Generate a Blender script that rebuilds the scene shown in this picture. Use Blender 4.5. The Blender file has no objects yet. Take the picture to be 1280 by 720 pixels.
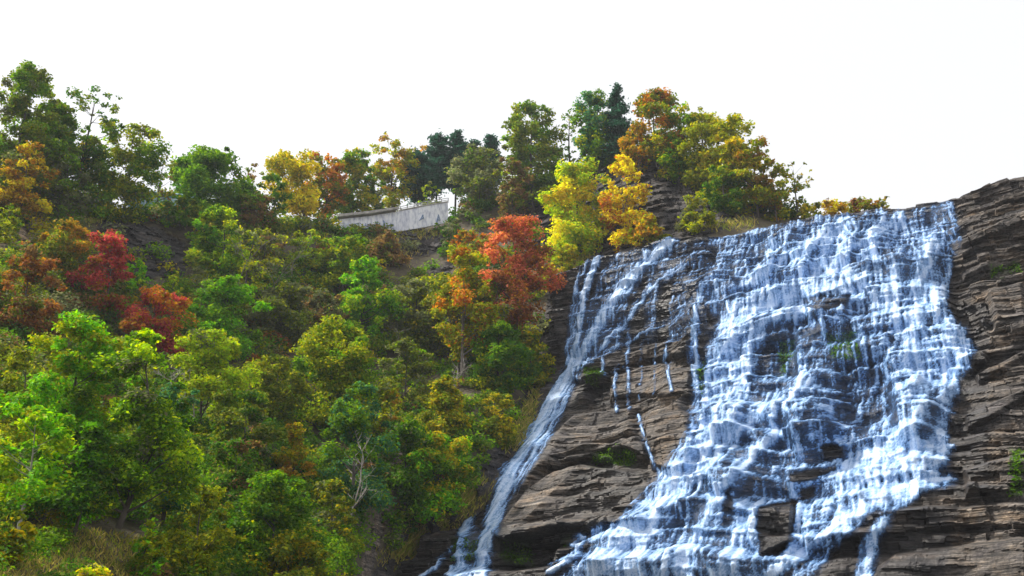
import bpy, math
import numpy as np

SC = bpy.context.scene
COL = SC.collection
R = math.radians

# ------------------------------------------------------------------ camera
EYE = np.array([0.0, 0.0, 1.7]); PITCH = R(19.7); FPX = 1229.0
cam_d = bpy.data.cameras.new('camera'); cam = bpy.data.objects.new('camera', cam_d); COL.objects.link(cam)
cam.location = EYE; cam.rotation_euler = (math.pi/2 + PITCH, 0, 0)
cam_d.sensor_width = 36; cam_d.lens = 36*FPX/1280; cam_d.clip_end = 5000
SC.camera = cam

# ------------------------------------------------------------------ sky, sun, exposure
SUN_EL, SUN_AZ = R(52), R(-72)          # azimuth from +Y, clockwise: the sun stands high on the left
W = bpy.data.worlds.new('World'); SC.world = W; W.use_nodes = True
nt = W.node_tree; bgn = nt.nodes['Background']
sky = nt.nodes.new('ShaderNodeTexSky'); sky.sky_type = 'NISHITA'; sky.sun_disc = False
sky.sun_elevation = SUN_EL; sky.sun_rotation = SUN_AZ; sky.air_density = 1.0; sky.dust_density = 4.0
hs = nt.nodes.new('ShaderNodeHueSaturation'); hs.inputs['Saturation'].default_value = 0.25
mx = nt.nodes.new('ShaderNodeMix'); mx.data_type = 'RGBA'; mx.inputs[0].default_value = 0.75   # thin bright overcast
mx.inputs[7].default_value = (6.6, 6.65, 6.75, 1)
nt.links.new(sky.outputs[0], hs.inputs['Color']); nt.links.new(hs.outputs[0], mx.inputs[6])
nt.links.new(mx.outputs[2], bgn.inputs['Color']); bgn.inputs['Strength'].default_value = 0.069
sd = bpy.data.lights.new('sun', 'SUN'); sd.energy = 2.6; sd.angle = R(6); sd.color = (1, .95, .86)
sun = bpy.data.objects.new('sun', sd); COL.objects.link(sun)
sun.rotation_euler = (math.pi/2 - SUN_EL, 0, math.pi - SUN_AZ) 
from mathutils import Vector
sv = Vector((math.sin(SUN_AZ)*math.cos(SUN_EL), math.cos(SUN_AZ)*math.cos(SUN_EL), math.sin(SUN_EL)))
sun.rotation_euler = sv.to_track_quat('Z', 'Y').to_euler()
vs = SC.view_settings
vs.view_transform = 'Standard'; vs.look = 'None'; vs.gamma = 1; vs.use_curve_mapping = False; vs.exposure = 1.35
SC.cycles.max_bounces = 8; SC.cycles.transparent_max_bounces = 12; SC.cycles.diffuse_bounces = 3; SC.cycles.volume_bounces = 0

# ------------------------------------------------------------------ helpers
RNG = np.random.default_rng(11)
CP, SP = math.cos(PITCH), math.sin(PITCH)
def ray(px, py):
    """direction of the photograph's pixel with unit forward (y) component"""
    px = np.asarray(px, float); py = np.asarray(py, float)
    x = px-640; u = 360-py
    f = FPX*CP - u*SP; z = FPX*SP + u*CP
    return x/f, z/f
def at(px, py, y):
    a, b = ray(px, py)
    return np.stack([a*y, y+0*a, EYE[2]+b*y], -1)
def proj(P):
    x = P[..., 0]; y = P[..., 1]; z = P[..., 2]-EYE[2]
    c = y*CP + z*SP; u = -y*SP + z*CP
    return 640 + FPX*x/c, 360 - FPX*u/c
def sstep(a, b, x):
    t = np.clip((x-a)/(b-a), 0, 1); return t*t*(3-2*t)
_T = np.random.default_rng(3).random((256, 256))
def vn(x, y, seed=0):
    x = np.asarray(x, float)+seed*17.31; y = np.asarray(y, float)+seed*9.77
    xi = np.floor(x).astype(int); yi = np.floor(y).astype(int); fx = x-xi; fy = y-yi
    fx = fx*fx*(3-2*fx); fy = fy*fy*(3-2*fy)
    a = _T[xi & 255, yi & 255]; b = _T[(xi+1) & 255, yi & 255]; c = _T[xi & 255, (yi+1) & 255]; d = _T[(xi+1) & 255, (yi+1) & 255]
    return (a*(1-fx)+b*fx)*(1-fy) + (c*(1-fx)+d*fx)*fy
def fbm(x, y, o=4, seed=0):
    s = 0; a = .5; n = 0
    for k in range(o):
        s = s+a*vn(x*2**k, y*2**k, seed+k*5); n += a; a *= .5
    return s/n
def poly_sd(px, py, P):
    """signed distance (pixels of the photograph, positive inside) to a closed polygon"""
    P = np.asarray(P, float); d = np.full(px.shape, 1e9); ins = np.zeros(px.shape, bool)
    for i in range(len(P)):
        a = P[i]; b = P[(i+1) % len(P)]; e = b-a
        t = np.clip(((px-a[0])*e[0]+(py-a[1])*e[1])/(e@e+1e-9), 0, 1)
        d = np.minimum(d, np.hypot(px-a[0]-t*e[0], py-a[1]-t*e[1]))
        c = ((a[1] > py) != (b[1] > py)) & (px < (b[0]-a[0])*(py-a[1])/(b[1]-a[1]+1e-12)+a[0])
        ins ^= c
    return np.where(ins, d, -d)
def line_d(px, py, P):
    P = np.asarray(P, float); d = np.full(px.shape, 1e9)
    for a, b in zip(P[:-1], P[1:]):
        e = b-a; t = np.clip(((px-a[0])*e[0]+(py-a[1])*e[1])/(e@e+1e-9), 0, 1)
        d = np.minimum(d, np.hypot(px-a[0]-t*e[0], py-a[1]-t*e[1]))
    return d
def tps(C, V, lam=1e-3):
    C = np.asarray(C, float)/300; V = np.asarray(V, float); n = len(C)
    def U(r2): return np.where(r2 > 1e-12, r2*np.log(r2+1e-12), 0)
    K = U(((C[:, None]-C[None])**2).sum(-1)) + lam*np.eye(n)
    A = np.zeros((n+3, n+3)); A[:n, :n] = K; A[:n, n] = 1; A[:n, n+1:] = C; A[n, :n] = 1; A[n+1:, :n] = C.T
    w = np.linalg.solve(A, np.r_[V, 0, 0, 0])
    def f(x, y):
        x = np.asarray(x, float)/300; y = np.asarray(y, float)/300
        o = w[n]+w[n+1]*x+w[n+2]*y
        for i in range(n): o = o + w[i]*U((x-C[i, 0])**2+(y-C[i, 1])**2)
        return o
    return f

def mesh(name, V, F, mat, parent=None, smooth=False, fcol=None, vattr=None):
    """one mesh object from arrays: V (n,3), F (m,3|4)"""
    V = np.ascontiguousarray(V, np.float32); F = np.ascontiguousarray(F, np.int32)
    me = bpy.data.meshes.new(name); k = F.shape[1]; m = len(F)
    me.vertices.add(len(V)); me.vertices.foreach_set('co', V.ravel())
    me.loops.add(m*k); me.loops.foreach_set('vertex_index', F.ravel())
    me.polygons.add(m); me.polygons.foreach_set('loop_start', np.arange(0, m*k, k, dtype=np.int32))
    me.polygons.foreach_set('use_smooth', np.full(m, smooth))
    me.update(calc_edges=True)
    if fcol is not None:
        a = me.attributes.new('tint', 'FLOAT_COLOR', 'FACE'); a.data.foreach_set('color', np.c_[fcol, np.ones(len(fcol))].astype(np.float32).ravel())
    for nm, v in (vattr or {}).items():
        a = me.attributes.new(nm, 'FLOAT', 'POINT'); a.data.foreach_set('value', np.ascontiguousarray(v, np.float32).ravel())
    me.materials.append(mat)
    o = bpy.data.objects.new(name, me); COL.objects.link(o)
    if parent is not None: o.parent = parent
    return o
def empty(name, loc, rz=0.0):
    o = bpy.data.objects.new(name, None); COL.objects.link(o); o.location = loc; o.rotation_euler[2] = rz; o.empty_display_size = .5
    return o
def tag(o, label=None, cat=None, group=None, kind=None):
    for k, v in (('label', label), ('category', cat), ('group', group), ('kind', kind)):
        if v: o[k] = v
    return o
def grid_faces(nr, nc, keep=None):
    i = np.arange(nr*nc).reshape(nr, nc)
    F = np.stack([i[:-1, :-1], i[:-1, 1:], i[1:, 1:], i[1:, :-1]], -1)
    return F[keep] if keep is not None else F.reshape(-1, 4)
def compact(V, F, attrs):
    u, inv = np.unique(F, return_inverse=True)
    return V[u], inv.reshape(F.shape), {k: v[u] for k, v in attrs.items()}

class MB:
    """collects tubes and boxes into one mesh"""
    def __init__(s): s.V = []; s.F = []; s.n = 0
    def add(s, V, F):
        s.V.append(np.asarray(V, float)); s.F.append(np.asarray(F)+s.n); s.n += len(V)
    def tube(s, P, rad, k=6):
        P = np.asarray(P, float); rad = np.broadcast_to(rad, (len(P),)); T = np.gradient(P, axis=0)
        T /= np.linalg.norm(T, axis=1, keepdims=True)+1e-9
        ref = np.array([.31, .87, .39]); A = np.cross(T, ref); A /= np.linalg.norm(A, axis=1, keepdims=True)+1e-9; B = np.cross(T, A)
        th = np.linspace(0, 2*np.pi, k, endpoint=False)
        V = (P[:, None]+rad[:, None, None]*(np.cos(th)[None, :, None]*A[:, None]+np.sin(th)[None, :, None]*B[:, None])).reshape(-1, 3)
        F = []
        for i in range(len(P)-1):
            for j in range(k):
                a = i*k+j; b = i*k+(j+1) % k; F.append((a, b, b+k, a+k))
        s.add(V, F)
    def box(s, c, h, M=None):
        v = np.array([[x, y, z] for x in (-1, 1) for y in (-1, 1) for z in (-1, 1)], float)*np.asarray(h)
        if M is not None: v = v@np.asarray(M).T
        s.add(v+np.asarray(c), [(0, 1, 3, 2), (4, 6, 7, 5), (0, 4, 5, 1), (2, 3, 7, 6), (0, 2, 6, 4), (1, 5, 7, 3)])
    def build(s, name, mat, parent=None, smooth=False):
        return mesh(name, np.concatenate(s.V), np.concatenate(s.F), mat, parent, smooth)

# ------------------------------------------------------------------ materials
def mat_new(name):
    m = bpy.data.materials.new(name); m.use_nodes = True; t = m.node_tree
    return m, t, t.nodes['Principled BSDF'], t.nodes['Material Output']
def N(t, ty, **kw):
    n = t.nodes.new(ty)
    for k, v in kw.items(): setattr(n, k, v)
    return n
def ramp(t, pts):
    n = t.nodes.new('ShaderNodeValToRGB'); e = n.color_ramp.elements
    while len(e) < len(pts): e.new(.5)
    for q, (p, c) in zip(e, pts): q.position = p; q.color = (*c, 1)
    return n
def noise(t, scale, sx=(1, 1, 1), detail=6, rough=.6, coord=None):
    g = coord or N(t, 'ShaderNodeTexCoord').outputs['Object']; mp = N(t, 'ShaderNodeMapping'); mp.inputs['Scale'].default_value = sx
    n = N(t, 'ShaderNodeTexNoise'); n.inputs['Scale'].default_value = scale; n.inputs['Detail'].default_value = detail; n.inputs['Roughness'].default_value = rough
    t.links.new(g, mp.inputs[0]); t.links.new(mp.outputs[0], n.inputs['Vector']); return n.outputs['Fac']
def attr(t, n):
    a = N(t, 'ShaderNodeAttribute'); a.attribute_name = n; return a
def mix(t, f, a, b, mode='MIX'):
    m = N(t, 'ShaderNodeMix', data_type='RGBA', blend_type=mode)
    for i, v in ((0, f), (6, a), (7, b)):
        if isinstance(v, (int, float)): m.inputs[i].default_value = v
        elif isinstance(v, tuple): m.inputs[i].default_value = (*v, 1)
        else: t.links.new(v, m.inputs[i])
    return m.outputs[2]
def mth(t, op, a, b=None, clamp=False):
    m = N(t, 'ShaderNodeMath', operation=op); m.use_clamp = clamp
    for i, v in ((0, a), (1, b)):
        if v is None: continue
        if isinstance(v, (int, float)): m.inputs[i].default_value = v
        else: t.links.new(v, m.inputs[i])
    return m.outputs[0]
def plain(name, c, rough=.8, var=.35, sc=2.0, metal=0):
    m, t, p, o = mat_new(name); n = noise(t, sc)
    r = ramp(t, [(.3, tuple(x*(1-var) for x in c)), (.7, tuple(min(1, x*(1+var)) for x in c))]); t.links.new(n, r.inputs[0])
    t.links.new(r.outputs[0], p.inputs['Base Color']); p.inputs['Roughness'].default_value = rough; p.inputs['Metallic'].default_value = metal
    return m

def leaf_mat(name, trans=.45):
    m, t, p, o = mat_new(name); a = attr(t, 'tint').outputs['Color']
    t.links.new(a, p.inputs['Base Color']); p.inputs['Roughness'].default_value = .6; p.inputs['Specular IOR Level'].default_value = .08
    tr = N(t, 'ShaderNodeBsdfTranslucent'); mxs = N(t, 'ShaderNodeMixShader'); mxs.inputs[0].default_value = trans
    hsv = N(t, 'ShaderNodeHueSaturation'); hsv.inputs['Value'].default_value = 1.25; hsv.inputs['Saturation'].default_value = 1.05
    t.links.new(a, hsv.inputs['Color']); t.links.new(hsv.outputs[0], tr.inputs['Color'])
    t.links.new(p.outputs[0], mxs.inputs[1]); t.links.new(tr.outputs[0], mxs.inputs[2]); t.links.new(mxs.outputs[0], o.inputs['Surface'])
    return m
M_LEAF = leaf_mat('leaf'); M_GRASS = leaf_mat('grass_blade', .3)
def bark_mat(name, c):
    m, t, p, o = mat_new(name); n = noise(t, 1.0, (5, 5, 1.2)); r = ramp(t, [(.3, tuple(x*.45 for x in c)), (.7, c)]); t.links.new(n, r.inputs[0])
    t.links.new(r.outputs[0], p.inputs['Base Color']); p.inputs['Roughness'].default_value = .9; return m
M_BARK = bark_mat('dark_bark', (.10, .08, .065)); M_PALE = bark_mat('pale_bark', (.42, .38, .33)); M_GREY = bark_mat('grey_bark', (.21, .18, .16))

def shale(name, ground=False):
    m, t, p, o = mat_new(name)
    b1 = noise(t, 1.0, (.10, .10, 2.6), 7, .68)        # thick beds
    b2 = noise(t, 1.0, (.35, .35, 11.0), 5, .65)       # thin laminae
    b3 = noise(t, .45, (1, 1, 1.6), 6, .6)             # blotches
    b4 = noise(t, 3.5, (1, 1, 1.3), 6, .7)
    s = mth(t, 'ADD', mth(t, 'MULTIPLY', b1, .42), mth(t, 'ADD', mth(t, 'MULTIPLY', b2, .30), mth(t, 'MULTIPLY', b4, .28)))
    r = ramp(t, [(.38, (.008, .007, .007)), (.455, (.042, .036, .032)), (.53, (.135, .116, .102)), (.63, (.36, .325, .29))]); t.links.new(s, r.inputs[0])
    r2 = ramp(t, [(.36, (.58, .58, .64)), (.52, (1, .97, .93)), (.66, (1.35, 1.12, .86))]); t.links.new(b3, r2.inputs[0])
    c = mix(t, 1.0, r.outputs[0], r2.outputs[0], 'MULTIPLY')
    crk = noise(t, 1.0, (.55, .55, 5.0), 3, .5)
    cr = ramp(t, [(.44, (1, 1, 1)), (.485, (.25, .23, .22)), (.50, (.2, .18, .17)), (.53, (1, 1, 1))]); t.links.new(crk, cr.inputs[0])
    c = mix(t, .8, c, cr.outputs[0], 'MULTIPLY')
    rough = .85
    if ground:
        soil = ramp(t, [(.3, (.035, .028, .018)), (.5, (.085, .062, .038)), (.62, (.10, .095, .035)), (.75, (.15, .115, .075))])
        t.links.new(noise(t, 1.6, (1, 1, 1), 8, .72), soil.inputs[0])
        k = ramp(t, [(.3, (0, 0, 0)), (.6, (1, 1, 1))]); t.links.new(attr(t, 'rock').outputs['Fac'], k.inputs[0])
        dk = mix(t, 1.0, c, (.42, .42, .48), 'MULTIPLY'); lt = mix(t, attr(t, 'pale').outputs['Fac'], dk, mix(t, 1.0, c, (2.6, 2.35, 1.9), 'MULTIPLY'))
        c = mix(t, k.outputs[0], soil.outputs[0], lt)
    else:
        wet = attr(t, 'wet').outputs['Fac']; moss = attr(t, 'moss').outputs['Fac']
        c = mix(t, wet, c, mix(t, 1.0, c, (.26, .27, .32), 'MULTIPLY'))  # darkens wet rock, and the shade painted into the same mask
        mo = ramp(t, [(.35, (.012, .03, .004)), (.65, (.06, .11, .012))]); t.links.new(noise(t, 4.0), mo.inputs[0])
        c = mix(t, moss, c, mo.outputs[0])
        rr = N(t, 'ShaderNodeMapRange'); rr.inputs[3].default_value = .85; rr.inputs[4].default_value = .27; t.links.new(wet, rr.inputs[0])
        t.links.new(rr.outputs[0], p.inputs['Roughness'])
    if ground: p.inputs['Roughness'].default_value = .9
    t.links.new(c, p.inputs['Base Color'])
    bp = N(t, 'ShaderNodeBump'); bp.inputs['Strength'].default_value = .9; bp.inputs['Distance'].default_value = .22
    t.links.new(mth(t, 'ADD', mth(t, 'MULTIPLY', b2, .8), mth(t, 'ADD', mth(t, 'MULTIPLY', b4, .5), mth(t, 'MULTIPLY', b1, .6))), bp.inputs['Height']); t.links.new(bp.outputs[0], p.inputs['Normal'])
    return m
M_ROCK = shale('layered_shale'); M_GROUND = shale('hillside_soil', True)

def water_mat():
    m, t, p, o = mat_new('falling_water')
    f = attr(t, 'foam').outputs['Fac']
    g = noise(t, 9.0, (1, 1, .7), 3, .8)               # broken drops
    a = mth(t, 'ADD', f, mth(t, 'MULTIPLY', mth(t, 'SUBTRACT', g, .5), .6))
    al = N(t, 'ShaderNodeMapRange', interpolation_type='SMOOTHSTEP'); al.inputs[1].default_value = -.08; al.inputs[2].default_value = 1.12
    al.inputs[3].default_value = 0; al.inputs[4].default_value = .96
    t.links.new(a, al.inputs[0])
    c = ramp(t, [(.12, (.06, .14, .33)), (.5, (.13, .29, .60)), (.82, (.31, .50, .82)), (1, (.60, .73, .94))]); t.links.new(a, c.inputs[0])
    t.links.new(c.outputs[0], p.inputs['Base Color']); p.inputs['Roughness'].default_value = .45; p.inputs['Specular IOR Level'].default_value = .4
    bp = N(t, 'ShaderNodeBump'); bp.inputs['Strength'].default_value = .45; bp.inputs['Distance'].default_value = .2
    t.links.new(a, bp.inputs['Height']); t.links.new(bp.outputs[0], p.inputs['Normal'])
    tr = N(t, 'ShaderNodeBsdfTransparent'); ms = N(t, 'ShaderNodeMixShader')
    t.links.new(al.outputs[0], ms.inputs[0]); t.links.new(tr.outputs[0], ms.inputs[1]); t.links.new(p.outputs[0], ms.inputs[2]); t.links.new(ms.outputs[0], o.inputs['Surface'])
    return m
M_WATER = water_mat()

# ------------------------------------------------------------------ bedrock of the falls
E = np.array([.886, -.464]); NV = np.array([.464, .886]); P0 = np.array([5.0, 117.0])
DS = DZ = .085
s_ax = np.arange(-16, 64, DS); NS = len(s_ax)
cxp = [640, 690, 735, 830, 890, 950, 1050, 1195, 1235, 1280, 1400]; cyp = [352, 343, 322, 301, 290, 281, 266, 249, 233, 217, 195]
ztop_s = np.full(len(s_ax), 45.5)                      # height of the crest along the falls
for _ in range(6):
    xs = P0[0]+s_ax*E[0]; ys = P0[1]+s_ax*E[1]; qx, _q = proj(np.stack([xs, ys, ztop_s], -1))
    ztop_s = EYE[2]+ys*ray(qx, np.interp(qx, cxp, cyp))[1]
ztop_s = ztop_s + .25*(fbm(s_ax*.3, 0*s_ax, 3, 4)-.5)*2
NR = int(48/DZ)
t_ax = np.linspace(0, 1, NR)
S = np.broadcast_to(s_ax, (NR, NS)); Z = t_ax[:, None]*ztop_s[None, :]
def prof(z, left):
    main = np.interp(z, [0, 6, 12, 20, 28, 36, 41, 44, 48], [-43, -38.5, -32, -22.5, -14, -7.2, -2.6, 0, 2.0])
    lft = np.interp(z, [0, 6, 12, 17, 24, 31, 36, 44, 48], [-44, -39, -30.5, -24, -13.5, -5.2, -3.4, 0, 1.0])
    return main*(1-left)+lft*left
def base(s, z):
    left = 1-sstep(15, 22, s-.0*z)
    d = prof(z, left)
    d = d - 1.6*(fbm(s*.11, z*.13, 3, 1)-.5)*2
    # the dry right shoulder stands forward of the water
    d = d - 2.6*sstep(45.5, 49.5, s+1.2*(vn(z*.3, 0*z, 3)-.5))*sstep(44.5, 38, z) - 1.0*sstep(51, 56, s)
    return d
def sleft(z): return np.interp(z, [0, 4, 8, 12, 16, 24, 29, 34, 44], [1.8, 2.2, 3.6, 4.4, 4.4, 2.6, 2.4, 1.4, -.2])
P_ = lambda D_: np.stack([P0[0]+S*E[0]+D_*NV[0], P0[1]+S*E[1]+D_*NV[1], Z], -1)
BX, BY = proj(P_(base(S, Z)))
SLAB = np.zeros_like(Z)                                # the massive smooth slabs of the buttress and the right wall
for P in ([(690, 545), (728, 516), (800, 508), (870, 500), (878, 556), (860, 600), (820, 640), (760, 655), (640, 672), (622, 668), (660, 590)], [(762, 468), (870, 450), (874, 500), (765, 504)], [(1228, 360), (1290, 350), (1290, 420), (1240, 418)], [(1190, 470), (1290, 430), (1290, 520), (1200, 540)], [(1120, 690), (1290, 668), (1290, 760), (1040, 760)]):
    SLAB = np.maximum(SLAB, sstep(-6, 12, poly_sd(BX, BY, P)+10*(fbm(S*.4, Z*.8, 3, 19)-.5)))
CHUTE = sstep(38, 18, line_d(BX, BY, [(712, 468), (690, 508), (662, 556), (632, 600), (608, 645)]))
FACE = sstep(-5, 25, poly_sd(BX, BY, [(885, 291), (1050, 266), (1194, 250), (1190, 350), (1226, 438), (1194, 540), (1175, 615), (1080, 640), (955, 730), (690, 730), (745, 660), (850, 560), (884, 520), (892, 425), (885, 350)]))
STEPK = np.clip(1-.5*SLAB-.88*CHUTE, 0, 1)
# ledge heights
rg = np.random.default_rng(23); zk = [0.0]
while zk[-1] < 50: zk.append(zk[-1]+rg.choice([1.0, 1.5, 2.0, 2.7, 3.4], p=[.12, .2, .26, .26, .16])*rg.uniform(.85, 1.15))
zk = np.array(zk)
zw = Z + (.9+1.5*FACE)*(fbm(S*.07, Z*.05, 2, 8)-.5)*2 + .5*(vn(S*.45, Z*.2, 14)-.5) + .16*(vn(S*.9, Z*.3, 5)-.5)
ki = np.clip(np.searchsorted(zk, zw)-1, 0, len(zk)-2); f = (zw-zk[ki])/(zk[ki+1]-zk[ki])
# blocks: every ledge is broken by joints into blocks that stand a little in front or behind
jw = 1.3+2.2*_T[ki % 256, 7]
blk = np.floor((S + .25*(zw-zk[ki]) + 40*_T[ki % 256, 9] + .5*(vn(S*.8, Z*.5, 2)-.5))/jw).astype(int)
B = _T[(blk*31) & 255, (ki*7) & 255]
riser = np.clip(.50+.35*_T[(blk*13) & 255, (ki*11+3) & 255], 0, .86)
g = np.clip((f-riser)/(1-riser), 0, 1); g = g*g*(3-2*g)*.93 + .07*f
g = f + (g-f)*STEPK*(1-.25*FACE*vn(S*.22, Z*.3, 66))
zq = zk[ki] + (zk[ki+1]-zk[ki])*g
D = base(S, np.minimum(zq, Z+3))
amp = .5
D = D - (B-.5)*1.3*amp*(1-g)*STEPK*(1-.45*FACE)
D = D - FACE*(2.6*(fbm(S*.26, Z*.18, 2, 90)-.5)+1.1*np.sqrt(np.clip(vn(S*.62, Z*.42, 91)-.25, 0, 1)))   # rounded bosses under the water
# thin beds
lay = np.floor(zw/.26 + .35*(vn(S*.25, Z*.2, 6)-.5)).astype(int)
lb = _T[(lay*17) & 255, (np.floor(S/2.2+lay*.37).astype(int)*5) & 255]
JK = 1-.42*SLAB-.4*CHUTE
D = D - (lb-.5)*.38*JK
lay2 = np.floor(zw/.62 + .5*(vn(S*.12, Z*.1, 7)-.5)).astype(int)
lb2 = _T[(lay2*29) & 255, (np.floor(S/3.7+lay2*.61).astype(int)*3) & 255]
D = D - (lb2-.5)*(.42+.5*sstep(44, 49, S))*JK
D = D - .22*(fbm(S*.7, Z*1.1, 4, 12)-.5)*2
# wall that turns the corner on the left of the falls
sl = sleft(Z)+.5*(fbm(Z*.5, S*.1, 3, 9)-.5)
D = D + 2.6*np.maximum(0, sl-S)**1.0
# crest: flatten the top rows into the creek bed
PX, PY = proj(P_(D))
def bulge(P, out, soft=6, wob=6):
    """a slab of rock outlined in the photograph that stands `out` metres proud of the face behind it"""
    w = wob*(fbm(S*.5, Z*.5, 3, int(abs(out)*100) % 37)-.5)
    return -out*sstep(0, soft, poly_sd(PX, PY, P)+w)
BUL = [
 ([(716, 462), (780, 436), (868, 424), (868, 446), (790, 462), (735, 482), (720, 478)], 1.5, 5),
 ([(762, 470), (830, 452), (868, 462), (872, 500), (800, 498), (765, 502)], 1.0, 6),
 ([(728, 482), (764, 470), (762, 500), (728, 510)], -1.4, 7),
 ([(690, 545), (728, 516), (800, 508), (800, 548), (700, 582), (655, 620), (640, 640), (660, 590)], 1.3, 9),
 ([(804, 528), (856, 492), (878, 556), (860, 600), (815, 588)], 1.6, 9),
 ([(700, 572), (800, 544), (812, 556), (815, 576), (780, 562), (735, 578), (690, 592)], 1.2, 4),
 ([(735, 578), (780, 562), (812, 578), (812, 590), (745, 592)], -1.1, 6),
 ([(625, 676), (700, 676), (690, 712), (625, 716)], -2.0, 8),
 ([(708, 650), (800, 638), (806, 652), (708, 668)], .8, 4),
 ([(945, 636), (1000, 628), (996, 680), (955, 700), (940, 672)], 1.7, 5),
 ([(982, 590), (1055, 578), (1060, 588), (1018, 604), (986, 606)], 1.2, 4),
 ([(1025, 560), (1060, 552), (1060, 576), (1028, 580)], .9, 4),
 ([(1006, 384), (1065, 372), (1062, 402), (1010, 406)], 1.3, 4),
 ([(1040, 452), (1110, 440), (1130, 520), (1080, 552), (1048, 520)], -1.6, 18),
 ([(935, 430), (1000, 405), (1000, 480), (940, 480)], -1.2, 12),
 ([(985, 520), (1020, 500), (1050, 515), (1060, 545), (990, 560)], 1.8, 14),
  ([(886, 545), (886, 512), (915, 498), (940, 508), (936, 548)], 1.7, 14), ([(880, 622), (884, 580), (912, 566), (934, 582), (930, 620)], 1.5, 14), ([(945, 520), (985, 474), (1010, 466), (1046, 492), (1062, 545), (985, 562)], 1.5, 16),
 ([(1108, 490), (1150, 466), (1180, 500), (1172, 552), (1110, 556)], 1.5, 16), ([(895, 425), (940, 396), (1000, 380), (1000, 398), (935, 428), (900, 448)], 1.1, 7), ([(1060, 400), (1190, 372), (1204, 410), (1130, 420), (1064, 420)], 1.0, 7), ([(985, 345), (1010, 300), (1032, 295), (1015, 345)], 1.0, 10), ([(1040, 330), (1062, 290), (1085, 285), (1068, 332)], 1.0, 10), ([(930, 350), (960, 318), (982, 312), (965, 352)], 1.0, 10),
 ([(1215, 470), (1290, 432), (1290, 448), (1222, 486)], 1.0, 5), ([(1205, 520), (1290, 480), (1290, 500), (1210, 540)], 1.0, 5), ([(1196, 300), (1290, 262), (1290, 276), (1200, 316)], .7, 4), ([(1200, 340), (1240, 322), (1240, 338), (1204, 354)], .9, 4),
 ([(1228, 362), (1285, 350), (1290, 420), (1240, 418)], 1.6, 10),
 ([(1190, 452), (1232, 436), (1240, 452), (1216, 470)], 1.2, 5),
 ([(1200, 585), (1290, 560), (1290, 612), (1205, 625)], 1.5, 9),
 ([(1000, 660), (1090, 636), (1290, 626), (1290, 662), (1120, 668), (1010, 690)], 1.4, 8),
 ([(1120, 690), (1290, 668), (1290, 760), (1040, 760)], 1.6, 10),
]
for P, out, soft in BUL: D = D + bulge(P, out, soft)
def arete(P, a, b, out, kl, kr, soft=6):
    """a block with a ridge from a to b: it falls back by kl metres per pixel on the left of the ridge and by kr on the right"""
    e = np.array(b, float)-a; e /= np.hypot(*e); dl = (PX-a[0])*-e[1]+(PY-a[1])*e[0]
    return -(out-np.where(dl < 0, -dl*kl, dl*kr))*sstep(-1, soft, poly_sd(PX, PY, P)+6*(fbm(S*.5, Z*.5, 3, 27)-.5))
D = D + arete([(620, 670), (660, 612), (700, 588), (745, 582), (812, 588), (822, 642), (760, 656), (700, 664), (650, 682)], (650, 682), (742, 588), 3.2, .06, .052)
D = D + arete([(660, 600), (690, 545), (728, 516), (800, 508), (812, 556), (800, 562), (742, 578), (700, 584)], (690, 600), (730, 505), 1.2, .045, .016)
PR = P_(D)
PX, PY = proj(PR)

# ---- where the water runs (outlines and threads read off the photograph)
MAIN = [(885, 291), (950, 280), (1050, 266), (1194, 250), (1198, 300), (1190, 350), (1202, 400), (1226, 438), (1200, 480), (1194, 540), (1190, 585), (1175, 615), (1080, 640), (1010, 690), (955, 730), (690, 730), (740, 690), (745, 660), (795, 642), (830, 595), (850, 560), (884, 520), (866, 480), (892, 425), (897, 400), (878, 385), (882, 350), (892, 320)]
UPPER = [(722, 320), (830, 301), (900, 291), (898, 330), (888, 420), (868, 424), (785, 438), (712, 468), (700, 440), (712, 360)]
wd = poly_sd(PX, PY, MAIN) + 34*(fbm(S*.55, Z*.2, 4, 21)-.5)
WM = sstep(-4, 14, wd); WM0 = WM.copy()
WU = sstep(0, 8, poly_sd(PX, PY, UPPER)+10*(vn(S*.6, Z*.2, 31)-.5))*sstep(.40, .66, fbm(S*.55, Z*.10, 3, 33)+.10)
DRY = [([(1000, 372), (1068, 366), (1066, 386), (1002, 390)], .75, 5), ([(938, 428), (998, 404), (996, 478), (948, 482)], .62, 14), ([(1036, 452), (1110, 436), (1128, 520), (1078, 556), (1040, 525)], .66, 18),
 ([(982, 590), (1055, 578), (1058, 588), (1018, 606), (984, 608)], .98, 5), ([(1026, 560), (1058, 553), (1060, 578), (1028, 580)], .9, 4),
 ([(945, 634), (1000, 626), (996, 660), (990, 690), (950, 700), (946, 662)], 1.0, 4), ([(892, 618), (918, 612), (916, 640), (894, 644)], .8, 4), ([(930, 598), (965, 590), (950, 625), (925, 628)], .6, 6), ([(1000, 610), (1030, 602), (1020, 625), (1000, 630)], .9, 5),
 ([(1096, 405), (1140, 395), (1150, 440), (1110, 440)], .45, 9), ([(1150, 395), (1196, 385), (1200, 420), (1165, 425)], .45, 9), ([(1020, 405), (1070, 402), (1064, 450), (1020, 455)], .45, 8),
 ([(865, 440), (884, 440), (884, 505), (868, 505)], .9, 5), ([(905, 320), (940, 315), (920, 350), (900, 355)], .3, 8), ([(965, 330), (990, 322), (985, 360), (965, 362)], .35, 6), ([(1020, 320), (1060, 300), (1050, 345), (1015, 350)], .35, 8),
 ([(985, 515), (1025, 500), (1050, 520), (1052, 545), (985, 545)], .35, 9), ([(905, 505), (935, 500), (925, 530), (895, 535)], .3, 8), ([(815, 640), (850, 625), (855, 640), (820, 660)], .35, 6), ([(860, 655), (940, 630), (940, 650), (880, 668)], .5, 6)]
for P, k, soft in DRY: WM = WM*(1-(k if k > .7 else k*.55)*sstep(0, soft, poly_sd(PX, PY, P)+8*(vn(S*.8, Z*.5, 40)-.5)))
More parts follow.
